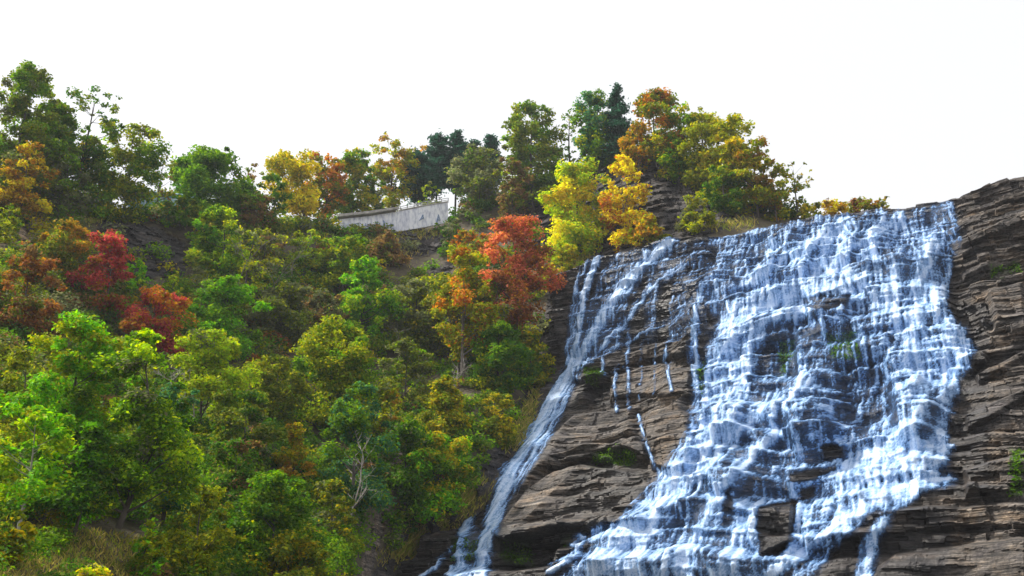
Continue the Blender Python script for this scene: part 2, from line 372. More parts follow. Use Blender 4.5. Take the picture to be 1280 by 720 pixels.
def near(px, py):
    q = (PX-px)**2+(PY-py)**2 + 3.0*(PR[..., 1]-PR[..., 1].min())**.5
    i = int(np.argmin(np.where(S > -3, q, 1e9))); return i//NS, i % NS
STREAMS = [  # points, half width (px), strength
 ([(838, 302), (792, 345), (762, 385), (736, 430), (712, 468), (690, 508), (662, 556), (636, 600), (620, 640), (607, 680), (600, 725)], 11, 1.5),
 ([(748, 322), (730, 370), (723, 420), (712, 465)], 6, 1.3), ([(735, 325), (722, 360), (716, 400), (712, 440)], 5, .5), ([(775, 318), (752, 350), (735, 400), (727, 440)], 4, .5),
 ([(860, 330), (812, 362), (785, 400), (758, 430), (725, 458)], 5, .8), ([(890, 345), (850, 395), (800, 420), (760, 440)], 4, .6), ([(868, 318), (830, 345), (795, 385), (772, 425)], 4, .6),
 ([(704, 476), (672, 530), (640, 562), (612, 602), (586, 648), (580, 690), (576, 725)], 8, .9), ([(718, 470), (690, 530), (665, 570), (640, 610)], 8, .8),
 ([(492, 676), (483, 700), (474, 725)], 4, 1.0), ([(564, 686), (548, 708), (530, 722)], 3.5, .9), ([(730, 672), (716, 698), (688, 716)], 5, 1.0),
 ([(786, 418), (785, 455), (787, 512)], 2.2, .8), ([(774, 456), (769, 480), (772, 515)], 2, .7), ([(832, 440), (836, 470), (840, 490)], 2.2, .7), ([(754, 436), (754, 455), (757, 470)], 2.5, .7), ([(840, 415), (833, 440), (838, 452)], 2, .5),
 ([(800, 520), (808, 555), (818, 580), (828, 600)], 2.0, .55), ([(873, 375), (868, 420), (870, 470), (878, 520), (872, 540)], 5, .9), ([(820, 430), (820, 455), (818, 495)], 1.5, .4), ([(802, 430), (803, 470), (800, 500)], 1.5, .4),
 ([(1040, 340), (985, 372), (930, 395), (905, 440), (893, 490), (880, 550), (845, 600), (800, 655), (755, 715)], 20, 1.5),
 ([(1000, 385), (955, 405), (935, 440), (925, 480), (915, 520), (870, 570), (840, 610)], 12, 1.1), ([(1010, 480), (985, 500), (945, 520), (900, 560), (860, 600)], 12, 1.1),
 ([(1165, 300), (1150, 350), (1138, 420), (1150, 470), (1148, 520), (1110, 560), (1060, 590)], 14, 1.2), ([(1130, 320), (1110, 370), (1135, 430), (1140, 500)], 9, .8), ([(1180, 400), (1195, 440), (1185, 500), (1170, 560)], 9, .8),
 ([(1185, 600), (1120, 612), (1085, 632), (1050, 655), (1010, 690), (960, 722)], 10, 1.4), ([(1180, 575), (1130, 585), (1085, 600), (1060, 612)], 7, 1.0), ([(1110, 640), (1094, 675), (1078, 725)], 10, .9), ([(1075, 645), (1030, 690), (1000, 725)], 12, .7),
 ([(1120, 280), (1080, 300), (1030, 330), (990, 365)], 10, .7), ([(1060, 282), (1010, 310), (965, 335), (920, 365)], 9, .8), ([(975, 540), (940, 570), (905, 610), (880, 660), (850, 710)], 10, 1.0), ([(935, 640), (925, 680), (900, 722)], 14, .9),
 ([(1190, 560), (1140, 565), (1090, 580)], 6, 1.0)]
WS = np.zeros_like(Z); WS2 = np.zeros_like(Z)
CURT = sstep(0, 6, poly_sd(PX, PY, [(572, 660), (610, 650), (606, 712), (568, 712)]))
SHELF = sstep(0, 4, poly_sd(PX, PY, [(562, 706), (610, 700), (612, 730), (558, 730)]))
for P, hw, k in STREAMS: WS = np.maximum(WS, min(1, k*(1 if hw > 4 else .72))*sstep(hw*1.5, hw*.4, line_d(PX, PY, P)))
for P, hw, k in STREAMS:
    if k >= 1.0 and hw < 13: WS2 = np.maximum(WS2, sstep(hw*1.25, hw*.3, line_d(PX, PY, P)))
WMASK = np.clip(np.maximum.reduce([WM, .5*WU, WS, .55*CURT, .9*SHELF]), 0, 1)
# threads of water followed down the face
gz = np.gradient(D, axis=0)/DZ                     # how flat the rock is (large on treads)
tread = np.clip(gz/2.5, 0, 1)
dens = np.zeros(NR*NS)
def splat(r, c, w):
    r0 = np.floor(r).astype(int); c0 = np.floor(c).astype(int); fr = r-r0; fc = c-c0
    ok = (r0 >= 0) & (r0 < NR-1) & (c0 >= 0) & (c0 < NS-1); r0 = r0[ok]; c0 = c0[ok]; fr = fr[ok]; fc = fc[ok]; w = w[ok]
    np.add(dens, np.bincount(r0*NS+c0, w*(1-fr)*(1-fc), NR*NS) + np.bincount(r0*NS+c0+1, w*(1-fr)*fc, NR*NS) + np.bincount((r0+1)*NS+c0, w*fr*(1-fc), NR*NS) + np.bincount((r0+1)*NS+c0+1, w*fr*fc, NR*NS), out=dens)
pr = (WM*1.0 + .28*WU + .5*CURT + .6*SHELF)*(.45+.9*tread); cdf = np.cumsum(pr.ravel()); NP = 95000
idx = np.searchsorted(cdf, RNG.random(NP)*cdf[-1]); r = (idx//NS).astype(float); c = (idx % NS).astype(float)+RNG.random(NP)
life = RNG.exponential(48, NP)+8; wgt = RNG.gamma(1.2, .9, NP); Ws = (WM+WU+CURT+SHELF)
gs = np.gradient(D, axis=1)/DS; vel = RNG.normal(0, .12, NP)
for k in range(150):
    act = life > k
    r = r[act]; c = c[act]; life = life[act]; wgt = wgt[act]; vel = vel[act]
    ri = np.clip(r.astype(int), 0, NR-1); ci = np.clip(c.astype(int), 0, NS-1)
    splat(r, c, wgt*(.75+.6*tread[ri, ci])*np.clip(Ws[ri, ci]*1.3, 0, 1)*(1-k/np.maximum(life, 1))**.5)
    vel = .9*vel - .10*np.clip(gs[ri, ci], -1, 1) - .02
    r = r-1.0; c = c+vel+RNG.normal(0, .12, len(c))
for P, hw, k in STREAMS:
    Q = np.array([near(*p) for p in P], float)
    seg = np.r_[0, np.cumsum(np.hypot(*np.diff(Q, axis=0).T))]; L = seg[-1]; mpp = 9.0*hw/10
    n = int(34*hw*k*L/260)+30
    off = np.clip(RNG.normal(0, .45, n), -1.2, 1.2)*hw*(1.0/.95); t0 = RNG.random(n)*L*1.0-.1*L; ln = RNG.exponential(L*.3, n)+30; wj = RNG.gamma(1.3, 1.0, n)*k
    for q in np.arange(0, 260, .9):
        tt = t0+q; ok = (q < ln) & (tt < L) & (tt > 0)
        if not ok.any(): continue
        rr = np.interp(tt[ok], seg, Q[:, 0]); cc = np.interp(tt[ok], seg, Q[:, 1])+off[ok]*(1+.25*np.sin(q*.06+off[ok]))+RNG.normal(0, .35, ok.sum())
        ri = np.clip(rr.astype(int), 0, NR-1); ci = np.clip(cc.astype(int), 0, NS-1)
        splat(rr, cc, wj[ok]*(.55+.7*tread[ri, ci]))
dens = dens.reshape(NR, NS)
def blur1(a, n, ax):
    for _ in range(n):
        if ax == 0: u = np.concatenate([a[:1], a[:-1]]); v = np.concatenate([a[1:], a[-1:]])
        else: u = np.concatenate([a[:, :1], a[:, :-1]], 1); v = np.concatenate([a[:, 1:], a[:, -1:]], 1)
        a = (u+2*a+v)/4
    return a
def box1(a, h, ax):
    p = [(0, 0), (0, 0)]; p[ax] = (h+1, h); c = np.cumsum(np.pad(a, p, mode='edge'), ax)
    return (c[2*h+1:]-c[:-2*h-1])/(2*h+1) if ax == 0 else (c[:, 2*h+1:]-c[:, :-2*h-1])/(2*h+1)
def blur(a, n):
    if n < 8: return blur1(blur1(a, n, 0), n, 1)
    h = max(1, int(round((n*.5*12/3)**.5/2)))          # three box passes of the same width
    for _ in range(3): a = box1(box1(a, h, 0), h, 1)
    return a
ld = np.log(blur(dens, 1)+.35); hp = ld-blur(ld, 60); hp = hp/(blur(hp*hp, 200)**.5+.15)     # thread texture, even contrast
tr2 = blur(tread, 2); tr2 = tr2-blur(tr2, 80)
big = fbm(S*.16, Z*.10, 3, 55)-.5; mid = fbm(S*.55, Z*.28, 3, 56)-.5
TGT = np.clip(WM*(.68+.32*tr2+1.15*big+.75*mid) + .50*blur(WS, 4), 0, 1.0)                    # share of the face that is white
TGT = np.maximum(TGT, WU*(.22+.5*tr2+.3*mid)); TGT = np.maximum(TGT, CURT*.42); TGT = np.maximum(TGT, SHELF*.7); TGT = np.maximum(TGT, WS*.78); TGT = np.maximum(TGT, WS2*.95)
lg = np.log(np.clip(TGT, .002, .93)/(1-np.clip(TGT, .002, .93)))
fine = .6*(vn(S*4.2+ki*7.31, zw*.30, 57)-.5)+.7*(vn(S*8.5+ki*3.7, zw*.55, 58)-.5)
grain = _T[(np.arange(NR)[:, None]*37+np.arange(NS)[None]*91) & 255, (np.arange(NR)[:, None]*53+np.arange(NS)[None]*19) & 255]-.5
FOAM = 1/(1+np.exp(-(lg*1.0+hp*1.05+fine*2.8+grain*2.0)))
FOAM = FOAM*(.74+.26*np.clip(.62+hp*.30+fine*1.1+grain*.5, 0, 1))                                # threads show in the thick water too
FOAM = np.maximum(FOAM, .24*WM+.12*WU+.2*WS)*sstep(.0, .22, blur(WMASK, 2))
WET_SHADE = np.clip(blur(np.clip(np.maximum(np.maximum(WMASK, WM0), WU*.8)+.5*sstep(0, 10, poly_sd(PX, PY, UPPER)), 0, 1), 60)*2.0+.5*(fbm(S*.3, Z*.5, 3, 95)-.5), 0, 1)
for P, k in (([(640, 350), (735, 318), (712, 360), (705, 450), (690, 470), (640, 500)], .85), ([(985, 690), (1080, 638), (1200, 628), (1180, 730), (960, 730)], .8), ([(690, 480), (725, 455), (765, 462), (765, 510), (700, 520)], .6), ([(735, 575), (812, 578), (822, 642), (700, 672), (655, 682), (700, 640)], .65), ([(480, 700), (600, 650), (720, 672), (720, 730), (470, 730)], .8), ([(1190, 380), (1235, 380), (1235, 620), (1185, 625)], .7)):  # wet patches; right of the block's ridge the outline paints in shade
    WET_SHADE = np.maximum(WET_SHADE, k*sstep(-5, 6, poly_sd(PX, PY, P)+12*(fbm(S*.6, Z*.9, 3, 96)-.5)))
MOSSP = [[(738, 565), (770, 556), (800, 562), (796, 582), (735, 584)], [(626, 672), (668, 676), (668, 705), (626, 708)], [(726, 455), (762, 462), (748, 484), (728, 482)], [(870, 452), (885, 450), (885, 500), (870, 498)], [(1030, 415), (1072, 412), (1078, 450), (1036, 450)], [(566, 672), (604, 668), (600, 702), (562, 704)], [(972, 425), (996, 418), (990, 470), (972, 476)], [(705, 668), (714, 668), (714, 684), (705, 684)], [(1262, 560), (1280, 560), (1280, 620), (1262, 620)], [(1236, 330), (1275, 325), (1278, 342), (1240, 346)]]
MOSS = np.zeros_like(Z)
for P in MOSSP: MOSS = np.maximum(MOSS, sstep(-2, 8, poly_sd(PX, PY, P)+14*(fbm(S*1.2, Z*1.2, 3, 50)-.5)))
# rock sheet with a flat creek bed running back from its top
bk = np.array([.5, 1.2, 2.5, 6, 14, 30.0]); top = PR[-1]
ext = np.stack([top + np.array([NV[0]*b, NV[1]*b, .05*b + .0]) for b in bk])
V = np.concatenate([PR, ext]).reshape(-1, 3)
pad = lambda a: np.concatenate([a, np.repeat(a[-1:], len(bk), 0)]).ravel()
o = mesh('bedrock', V, grid_faces(NR+len(bk), NS), M_ROCK, None, False, None, {'wet': pad(WET_SHADE), 'moss': pad(MOSS)})
tag(o, 'layered brown shale bedrock stepping down under the waterfall', None, None, 'structure')
# water sheet
DS_ = blur1(blur1(D, 16, 1), 26, 0)                     # the water rounds off the edges of the rock
DW = np.minimum(DS_, D+.10) - .09 - .26*blur(FOAM, 1)*(0.5+vn(S*2.2, Z*.8, 61))
for i in range(NR-2, -1, -1):                           # water leaving a lip falls, it does not follow an overhang back
    DW[i] = np.minimum(DW[i], DW[i+1]+.35*DZ)
PWt = P_(DW); PWt[..., 2] += .12*FOAM
keep = (FOAM[:-1, :-1]+FOAM[1:, :-1]+FOAM[:-1, 1:]+FOAM[1:, 1:]) > .05
lipz = (np.arange(NR) > NR-2)[:, None]
regL = (S < 21) & ~((WM > .3) & (PX > 700))
kl = keep & regL[:-1, :-1]; kr = keep & ~regL[:-1, :-1]
for nm, kk, lb_ in (('waterfall', kr, 'broad white cascade tumbling down the stepped shale ledges'), ('waterfall_chute', kl, 'narrow white chute sliding down beside the dry brown buttress')):
    v, F, at_ = compact(PWt.reshape(-1, 3), grid_faces(NR, NS, kk), {'foam': FOAM.ravel()})
    tag(mesh(nm, v, F, M_WATER, None, True, None, at_), lb_, None, None, 'structure')

# ------------------------------------------------------------------ hillside
CT = [(-250, 720, 26), (0, 720, 38), (0, 600, 50), (0, 500, 62), (0, 350, 82), (0, 262, 95), (-250, 500, 50), (-250, 300, 75),
      (150, 720, 46), (150, 500, 74), (150, 360, 95), (150, 275, 104), (300, 720, 55), (300, 600, 69), (300, 500, 85), (300, 350, 108), (300, 288, 119),
      (420, 720, 63), (420, 500, 96), (420, 350, 122), (430, 287, 140), (455, 720, 69.5), (495, 720, 82), (540, 720, 86), (500, 620, 82), (500, 450, 111), (500, 350, 131), (500, 286, 146),
      (515, 680, 85), (560, 690, 89), (553, 636, 84), (600, 590, 89), (620, 550, 95), (655, 505, 104), (600, 500, 100), (600, 400, 122), (600, 300, 146), (600, 262, 156),
      (680, 470, 113), (690, 400, 122), (690, 340, 134), (690, 260, 150), (690, 225, 158), (800, 330, 121), (800, 270, 130), (800, 195, 139),
      (900, 295, 117), (900, 243, 132), (1000, 290, 118), (1000, 266, 130), (1100, 285, 119), (1100, 256, 134), (1200, 250, 130), (1300, 230, 125), (1300, 300, 116),
      (750, 600, 108), (750, 720, 92), (850, 450, 124), (1000, 700, 100), (1300, 700, 90), (1000, 480, 115), (1300, 480, 104)]
CT = np.array(CT, float)
fY = tps(CT[:, :2], np.log(CT[:, 2]))
rimx = [-300, 0, 100, 150, 220, 300, 430, 500, 560, 620, 690, 740, 790, 830, 870, 900, 950, 1000, 1100, 1320]
rimy = [255, 255, 262, 274, 270, 287, 284, 281, 271, 255, 225, 212, 194, 196, 222, 243, 262, 272, 262, 262]
def rim(px): return np.interp(px, rimx, rimy)
def hill_y(px, py): return np.exp(fY(px, py))
tx = np.arange(-280, 1330, 2.0); ty = np.linspace(0, 1, 340)
TX = np.broadcast_to(tx, (len(ty), len(tx))); TY = 770+(rim(TX)-770)*ty[:, None]
CLIFF = [[(122, 268), (150, 275), (200, 290), (235, 300), (232, 350), (180, 352), (140, 330), (125, 300)], [(480, 290), (560, 280), (570, 310), (500, 330)], [(640, 222), (700, 224), (800, 195), (850, 205), (905, 245), (930, 275), (800, 330), (690, 340), (650, 300)], [(-20, 245), (60, 240), (70, 280), (50, 330), (-20, 330)], [(535, 330), (570, 330), (560, 350), (540, 352)], [(690, 310), (760, 300), (720, 460), (690, 480), (675, 420)]]
ROCKA = np.zeros_like(TX)
for P in CLIFF: ROCKA = np.maximum(ROCKA, sstep(-6, 8, poly_sd(TX, TY, P)+16*(fbm(TX*.05, TY*.05, 3, 71)-.5)))
ROCKA = np.maximum(ROCKA, .8*sstep(12, 5, line_d(TX, TY, [(455, 720), (470, 670), (485, 620), (500, 570)])))
ROCKA = np.maximum(ROCKA, sstep(22, 6, line_d(TX, TY, [(470, 735), (510, 680), (585, 615), (630, 560), (668, 500), (690, 450)])))
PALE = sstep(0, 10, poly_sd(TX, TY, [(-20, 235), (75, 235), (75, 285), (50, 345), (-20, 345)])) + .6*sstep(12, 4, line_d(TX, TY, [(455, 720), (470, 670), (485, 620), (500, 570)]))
YY = hill_y(TX, TY)
T3 = at(TX, TY, YY)
lz = T3[..., 2]; lay = np.floor(lz/.5 + 1.5*(vn(TX*.03, TY*.03, 72)-.5)).astype(int)
q = _T[(lay*17) & 255, (np.floor(TX/18+lay*.4).astype(int)*5) & 255]-.5
YY = YY*(1 + ROCKA*(  .012*q + .016*(fbm(TX*.04, TY*.04, 4, 73)-.5) + .022*(vn(TX*.11+2*vn(TX*.03, TY*.03, 75), TY*.022, 76)-.5) + .010*(fbm(TX*.2, TY*.2, 3, 77)-.5)) + .012*(fbm(TX*.02, TY*.02, 4, 74)-.5))
T3 = at(TX, TY, YY)
back = []
for b, h in ((6, .4), (20, 1.0), (60, 2), (150, 3), (300, 4)):
    dv = T3[-1, :, :2]/np.linalg.norm(T3[-1, :, :2], axis=1, keepdims=True)
    back.append(np.c_[T3[-1, :, :2]+dv*b, T3[-1, :, 2]+h*0.3])
V = np.concatenate([T3, np.stack(back)]); padt = lambda a: np.concatenate([a, np.repeat(a[-1:]*0, 5, 0)]).ravel()
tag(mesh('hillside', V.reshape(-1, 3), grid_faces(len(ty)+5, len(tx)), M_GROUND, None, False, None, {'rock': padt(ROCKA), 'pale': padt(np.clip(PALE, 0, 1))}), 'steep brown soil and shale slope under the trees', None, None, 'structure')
# gorge floor and pool in front of the falls (below the frame)
a = np.linspace(-1, 1, 41); GX, GY = np.meshgrid(a*420, np.linspace(-200, 140, 45)); G = np.stack([GX, GY, .5*(fbm(GX*.05, GY*.05, 3, 80)-.5)-.9], -1)
tag(mesh('ground', G.reshape(-1, 3), grid_faces(45, 41), M_GROUND, None, True, None, {'rock': np.ones(45*41), 'pale': np.zeros(45*41)}), None, None, None, 'structure')
m, t, p, o_ = mat_new('pool_water'); p.inputs['Base Color'].default_value = (.02, .035, .04, 1); p.inputs['Roughness'].default_value = .12
bp = N(t, 'ShaderNodeBump'); bp.inputs['Strength'].default_value = .4; t.links.new(noise(t, 1.5), bp.inputs['Height']); t.links.new(bp.outputs[0], p.inputs['Normal'])
th = np.linspace(0, 2*np.pi, 64, endpoint=False); rr = 1+.12*np.sin(3*th+1)+.07*np.sin(7*th)
Vp = np.r_[[[14, 38, -.25]], np.c_[14+30*rr*np.cos(th), 38+24*rr*np.sin(th), 0*th-.25]]
tag(mesh('pool', Vp, [(0, 1+i, 1+(i+1) % 64) for i in range(64)], m), None, None, None, 'structure')

# ------------------------------------------------------------------ leaves and trees
PAL = {  # reflectances of the leaves
 'green': [(.09, .17, .016), (.06, .13, .012), (.14, .21, .02)], 'dark': [(.035, .09, .014), (.05, .11, .014), (.075, .13, .018)],
 'blue': [(.03, .09, .045), (.045, .12, .05), (.07, .13, .04)], 'bright': [(.10, .25, .012), (.075, .19, .010), (.16, .29, .018)],
 'lime': [(.25, .33, .015), (.19, .29, .015), (.33, .36, .02)], 'yelgreen': [(.19, .22, .018), (.13, .17, .016), (.27, .25, .02)],
 'olive': [(.105, .135, .022), (.075, .11, .018), (.15, .155, .026)], 'grey': [(.11, .125, .06), (.085, .10, .05), (.15, .15, .07)],
 'yellow': [(.66, .52, .012), (.60, .50, .015), (.68, .44, .010)], 'gold': [(.36, .22, .015), (.27, .19, .02), (.42, .20, .012)], 'golden_green': [(.27, .25, .016), (.15, .18, .016), (.33, .25, .014)],
 'orange': [(.44, .16, .018), (.36, .12, .018), (.40, .22, .016)], 'coral': [(.44, .13, .065), (.38, .10, .05), (.42, .17, .04)], 'red': [(.32, .045, .05), (.24, .04, .04), (.36, .075, .045)],
 'rust': [(.18, .075, .03), (.13, .055, .03), (.22, .11, .025)], 'brown': [(.15, .095, .04), (.11, .075, .035), (.20, .13, .05)],
 'pine': [(.018, .055, .035), (.025, .07, .04), (.03, .075, .045)], 'moss': [(.05, .12, .006), (.09, .16, .008), (.04, .08, .01)], 'straw': [(.30, .24, .09), (.22, .20, .06), (.16, .19, .04)]}
PAL = {k: np.clip(np.clip(np.array(v).mean(1, keepdims=True)+(np.array(v)-np.array(v).mean(1, keepdims=True))*(1.2 if k not in ('yellow', 'gold', 'orange', 'red', 'coral') else 1.0), .004, 1)*(1.5 if k not in ('pine', 'yellow', 'gold', 'orange') else 1.25), 0, .8) for k, v in PAL.items()}
def unit(v): return v/(np.linalg.norm(v, axis=-1, keepdims=True)+1e-9)
def leaf_arrays(C, Nn, size, rg, asp=1.7):
    n = len(C); size = np.broadcast_to(size, (n,))[:, None]
    a = unit(np.cross(Nn, unit(rg.normal(size=(n, 3))))); b = np.cross(Nn, a)
    L = size*.5*asp**.5; Wd = size*.5/asp**.5
    v = np.stack([C-a*L, C-b*Wd+a*L*.15, C+a*L, C+b*Wd+a*L*.15], 1)
    v[:, 1] += Nn*size*.10; v[:, 3] += Nn*size*.10
    return v.reshape(-1, 3), np.arange(n*4).reshape(n, 4)
def pick(pal, n, rg, w=None):
    P = PAL[pal]; i = rg.choice(len(P), n, p=w); return P[i]
def tree(px, pb, pt, wpx, pal, label, pal2=None, kind='round', dy=0.0, dense=1.0, cat='tree', group=None, name=None, bark=None, lean=0.0, low=.25, seed=None, mixf=.3, leafk=1.0):
    """a broadleaf tree: tapered trunk with limbs and a crown of leaves; pixel arguments give foot, top and width as seen in the photograph"""
    sd_ = seed if seed is not None else int(px*7+pb*3+pt) % 100003
    rg = np.random.default_rng(sd_)
    y = float(hill_y(px, min(max(pb, float(rim(px))), 730)))*(1) + dy
    if pb < float(rim(px)): y += 4
    b = at(px, pb, y); tp = at(px, pt, y); H = float(tp[2]-b[2]); Wm = float(wpx*y/FPX*1.03)
    root = empty(name or ('shrub' if cat == 'shrub' else 'broadleaf_tree'), (b[0], b[1], b[2]-.3))
    tag(root, label, cat, group)
    # crown: clumps spread through an uneven volume
    cz0 = H*low; ch = H-cz0; rad = Wm/2
    nc = int(np.clip(20+rad*6+ch*1.6, 18, 80)*dense**.5)
    u = rg.random(nc); ph = rg.random(nc)*2*np.pi
    zz = u**.85
    if kind == 'round': rp = np.sqrt(np.clip(1-(2*zz-.85)**2/1.9, .02, 1))
    elif kind == 'cone': rp = 1.0-.78*zz
    elif kind == 'vase': rp = .35+.75*np.sin(np.clip(zz, 0, 1)*2.2)
    elif kind == 'column': rp = .55+.45*np.sin(zz*3.0)
    else: rp = .6+.4*rg.random(nc)
    lobes = 1+.28*np.sin(ph*2+rg.random()*6+zz*3)+.2*np.sin(ph*5+zz*7)
    rr = rad*.86*rp*lobes*np.sqrt(rg.random(nc)*.95+.05)
    lx = lean*H
    cs = np.clip(rad*rg.uniform(.15, .5, nc), .4, 3.2)*(1.2-.5*zz)*(1 if dense > .7 else .8)
    cc = np.c_[rr*np.cos(ph)*.92+lx*(.3+.7*zz), rr*np.sin(ph)*.92, cz0+zz*ch*.97-cs*.35]
    cc[0] = (lx, 0, H-cs[0]*.55); 
    size = float(np.clip(.0031*y*leafk, .19, .46))
    area = np.pi*cs**2*.75; n_i = np.maximum((dense*2.7*area/(size*size*.5)).astype(int), 8)
    tot = n_i.sum(); cap = 28000
    if tot > cap: n_i = np.maximum((n_i*cap/tot).astype(int), 6)
    ci = np.repeat(np.arange(nc), n_i); n = len(ci)
    dv = unit(rg.normal(size=(n, 3))); rs = rg.random(n)**.42
    squash = np.array([1.1, 1.1, .8])
    # little sprays inside each clump give the crown its texture
    nsp = 9; spd = unit(rg.normal(size=(nc, nsp, 3)))*rg.random((nc, nsp, 1))**.4
    spi = rg.integers(0, nsp, n)
    off = .62*spd[ci, spi]*squash + .48*dv*rs[:, None]*squash*np.array([1, 1, .85])
    pos = cc[ci]+off*cs[ci][:, None]
    nrm = unit(.55*off+np.array([0, 0, .75])+rg.normal(size=(n, 3))*.55)
    V, F = leaf_arrays(pos, nrm, size*rg.uniform(.6, 1.25, n), rg)
    colr = pick(pal, n, rg)
    if pal2:
        cl2 = rg.random(nc) < mixf; m2 = cl2[ci] ^ (rg.random(n) < .12); colr = np.where(m2[:, None], pick(pal2, n, rg), colr)
    nb = rg.choice(['olive', 'yelgreen', 'grey', 'green'], p=[.3, .3, .2, .2]); nb = 'lime' if pal == 'yellow' else nb; m3 = ((rg.random(nc) < .08)[ci] & (rg.random(n) < .6)) | (rg.random(n) < .03); colr = np.where(m3[:, None], pick(nb, n, rg), colr)
    colr = colr*rg.uniform(.75, 1.3, (nc, 1))[ci]*rg.uniform(.7, 1.3, (n, 1))
    crown = mesh('crown', V, F, M_LEAF, root, False, np.clip(colr, 0, .85))
    # trunk and limbs
    mb = MB(); r0 = np.clip(H*.017, .06, .38); k = 8; tz = np.linspace(0, 1, k)
    wob = rg.normal(size=2)*H*.03
    tk = np.c_[lx*tz**1.3+wob[0]*np.sin(tz*3), wob[1]*np.sin(tz*2.5), -.4+tz*(H*.86+.4)]
    mb.tube(tk, r0*(1-.85*tz), 7)
    order = rg.permutation(nc)[:min(nc, 16)]
    for j in order:
        ce = cc[j]; t0 = np.clip((ce[2]-.35*np.hypot(ce[0]-lx*.5, ce[1])-cs[j]*.3)/(H*.86), low*.6, .9)
        st = np.array([np.interp(t0, tz, tk[:, q]) for q in range(3)]); r1 = r0*(1-.85*t0)*.6
        q = np.linspace(0, 1, 6)[:, None]; midp = (st+ce)/2+rg.normal(size=3)*.08*np.linalg.norm(ce-st)+np.array([0, 0, -.06*np.linalg.norm(ce-st)])
        cur = (1-q)**2*st+2*q*(1-q)*midp+q*q*ce
        mb.tube(cur, r1*(1-.8*q[:, 0]), 5)
    mb.build('stem' if cat == 'shrub' else 'trunk', bark or M_BARK, root, True)
    return root
def conifer(px, pb, pt, wpx, label, dy=0.0, group=None, kind='spruce', pal='pine'):
    rg = np.random.default_rng(int(px*7+pb*3+pt)); y = float(hill_y(px, max(pb, float(rim(px)))))+dy
    b = at(px, pb, y); H = float(at(px, pt, y)[2]-b[2]); rad = wpx*y/FPX/2
    root = tag(empty('pine_tree' if kind == 'pine' else 'spruce_tree', (b[0], b[1], b[2]-.3)), label, 'tree', group)
    C = []; Nn = []; mb = MB(); mb.tube(np.c_[[0, .05, 0], [0, 0, 0], [-.3, H*.5, H]], [H*.014, H*.009, .03], 6)
    lev = np.linspace(.28 if kind == 'pine' else .12, .985, int(H*1.5)+6)
    for l in lev:
        nb = rg.integers(4, 7); L0 = rad*((1-l)**.75*1.15+.05 if kind == 'spruce' else .35+.75*math.sin(min(1, (1-l)*1.6+.1)*1.5))
        for j in range(nb):
            a = rg.random()*6.283; L = L0*rg.uniform(.55, 1.1)
            if kind == 'pine' and rg.random() < .25: continue
            q = np.linspace(0, 1, 5); dr = (-.28*q*q if kind == 'spruce' else .18*q)*L
            br = np.c_[np.cos(a)*q*L, np.sin(a)*q*L, l*H+dr+rg.normal()*.1]; mb.tube(br, .05*(1-.7*q), 4)
            m = max(8, int(L*44)); t_ = rg.random(m)**.7; wv = .14*L+.25
            C.append(np.c_[np.cos(a)*t_*L, np.sin(a)*t_*L, l*H+np.interp(t_, q, dr)]+rg.normal(size=(m, 3))*np.array([wv, wv, .18])*(.4+.6*t_[:, None]))
            Nn.append(unit(rg.normal(size=(m, 3))*.6+np.array([0, 0, .8])))
    C = np.concatenate(C); Nn = np.concatenate(Nn); n = len(C)
    V, F = leaf_arrays(C, Nn, .0027*y*rg.uniform(.7, 1.3, n), rg, 2.2)
    mesh('crown', V, F, M_LEAF, root, False, np.clip(pick(pal, n, rg)*rg.uniform(.6, 1.5, (n, 1)), 0, .8))
    mb.build('trunk', M_BARK, root, True); return root
def dead(px, pb, pt, wpx, label, bark, dy=-1.0, name='bare_tree', twigs=3, group=None):
    rg = np.random.default_rng(int(px*7+pb*3+pt)); y = float(hill_y(px, max(pb, float(rim(px)))))+dy
    b = at(px, pb, y); H = float(at(px, pt, y)[2]-b[2]); rad = wpx*y/FPX/2
    root = tag(empty(name, (b[0], b[1], b[2]-.3)), label, 'bare tree', group); mb = MB(); brs = []
    def grow(p, d, L, r, lvl, m):
        q = np.linspace(0, 1, 6); dd = d+rg.normal(size=3)*.18; pts = [p]
        for _ in range(5):
            dd = unit(dd+rg.normal(size=3)*.16+np.array([0, 0, .05])); pts.append(pts[-1]+dd*L/5)
        pts = np.array(pts); m.tube(pts, r*(1-.6*q), 5)
        if lvl > 0:
            for j in range(4 if lvl > 1 else 3):
                k = rg.integers(1, 6); nd = unit(unit(pts[k]-pts[k-1])+rg.normal(size=3)*np.array([.75, .75, .45])); 
                if lvl == twigs: brs.append(MB())
                grow(pts[k], nd, L*rg.uniform(.4, .62), max(r*.5, .018), lvl-1, brs[-1])
    r0 = max(H*.0085, .06)
    grow(np.array([0, 0, -.3]), np.array([0, 0, 1.0]), H*.8, r0, twigs, mb)
    mb.build('trunk', bark, root, True)
    for b_ in brs: b_.build('branch', bark, root, True)
    return root
RT = 'trees along the rim of the gorge'; HT = 'trees on the hillside below the rim'; SH = 'shrubs on the slope'
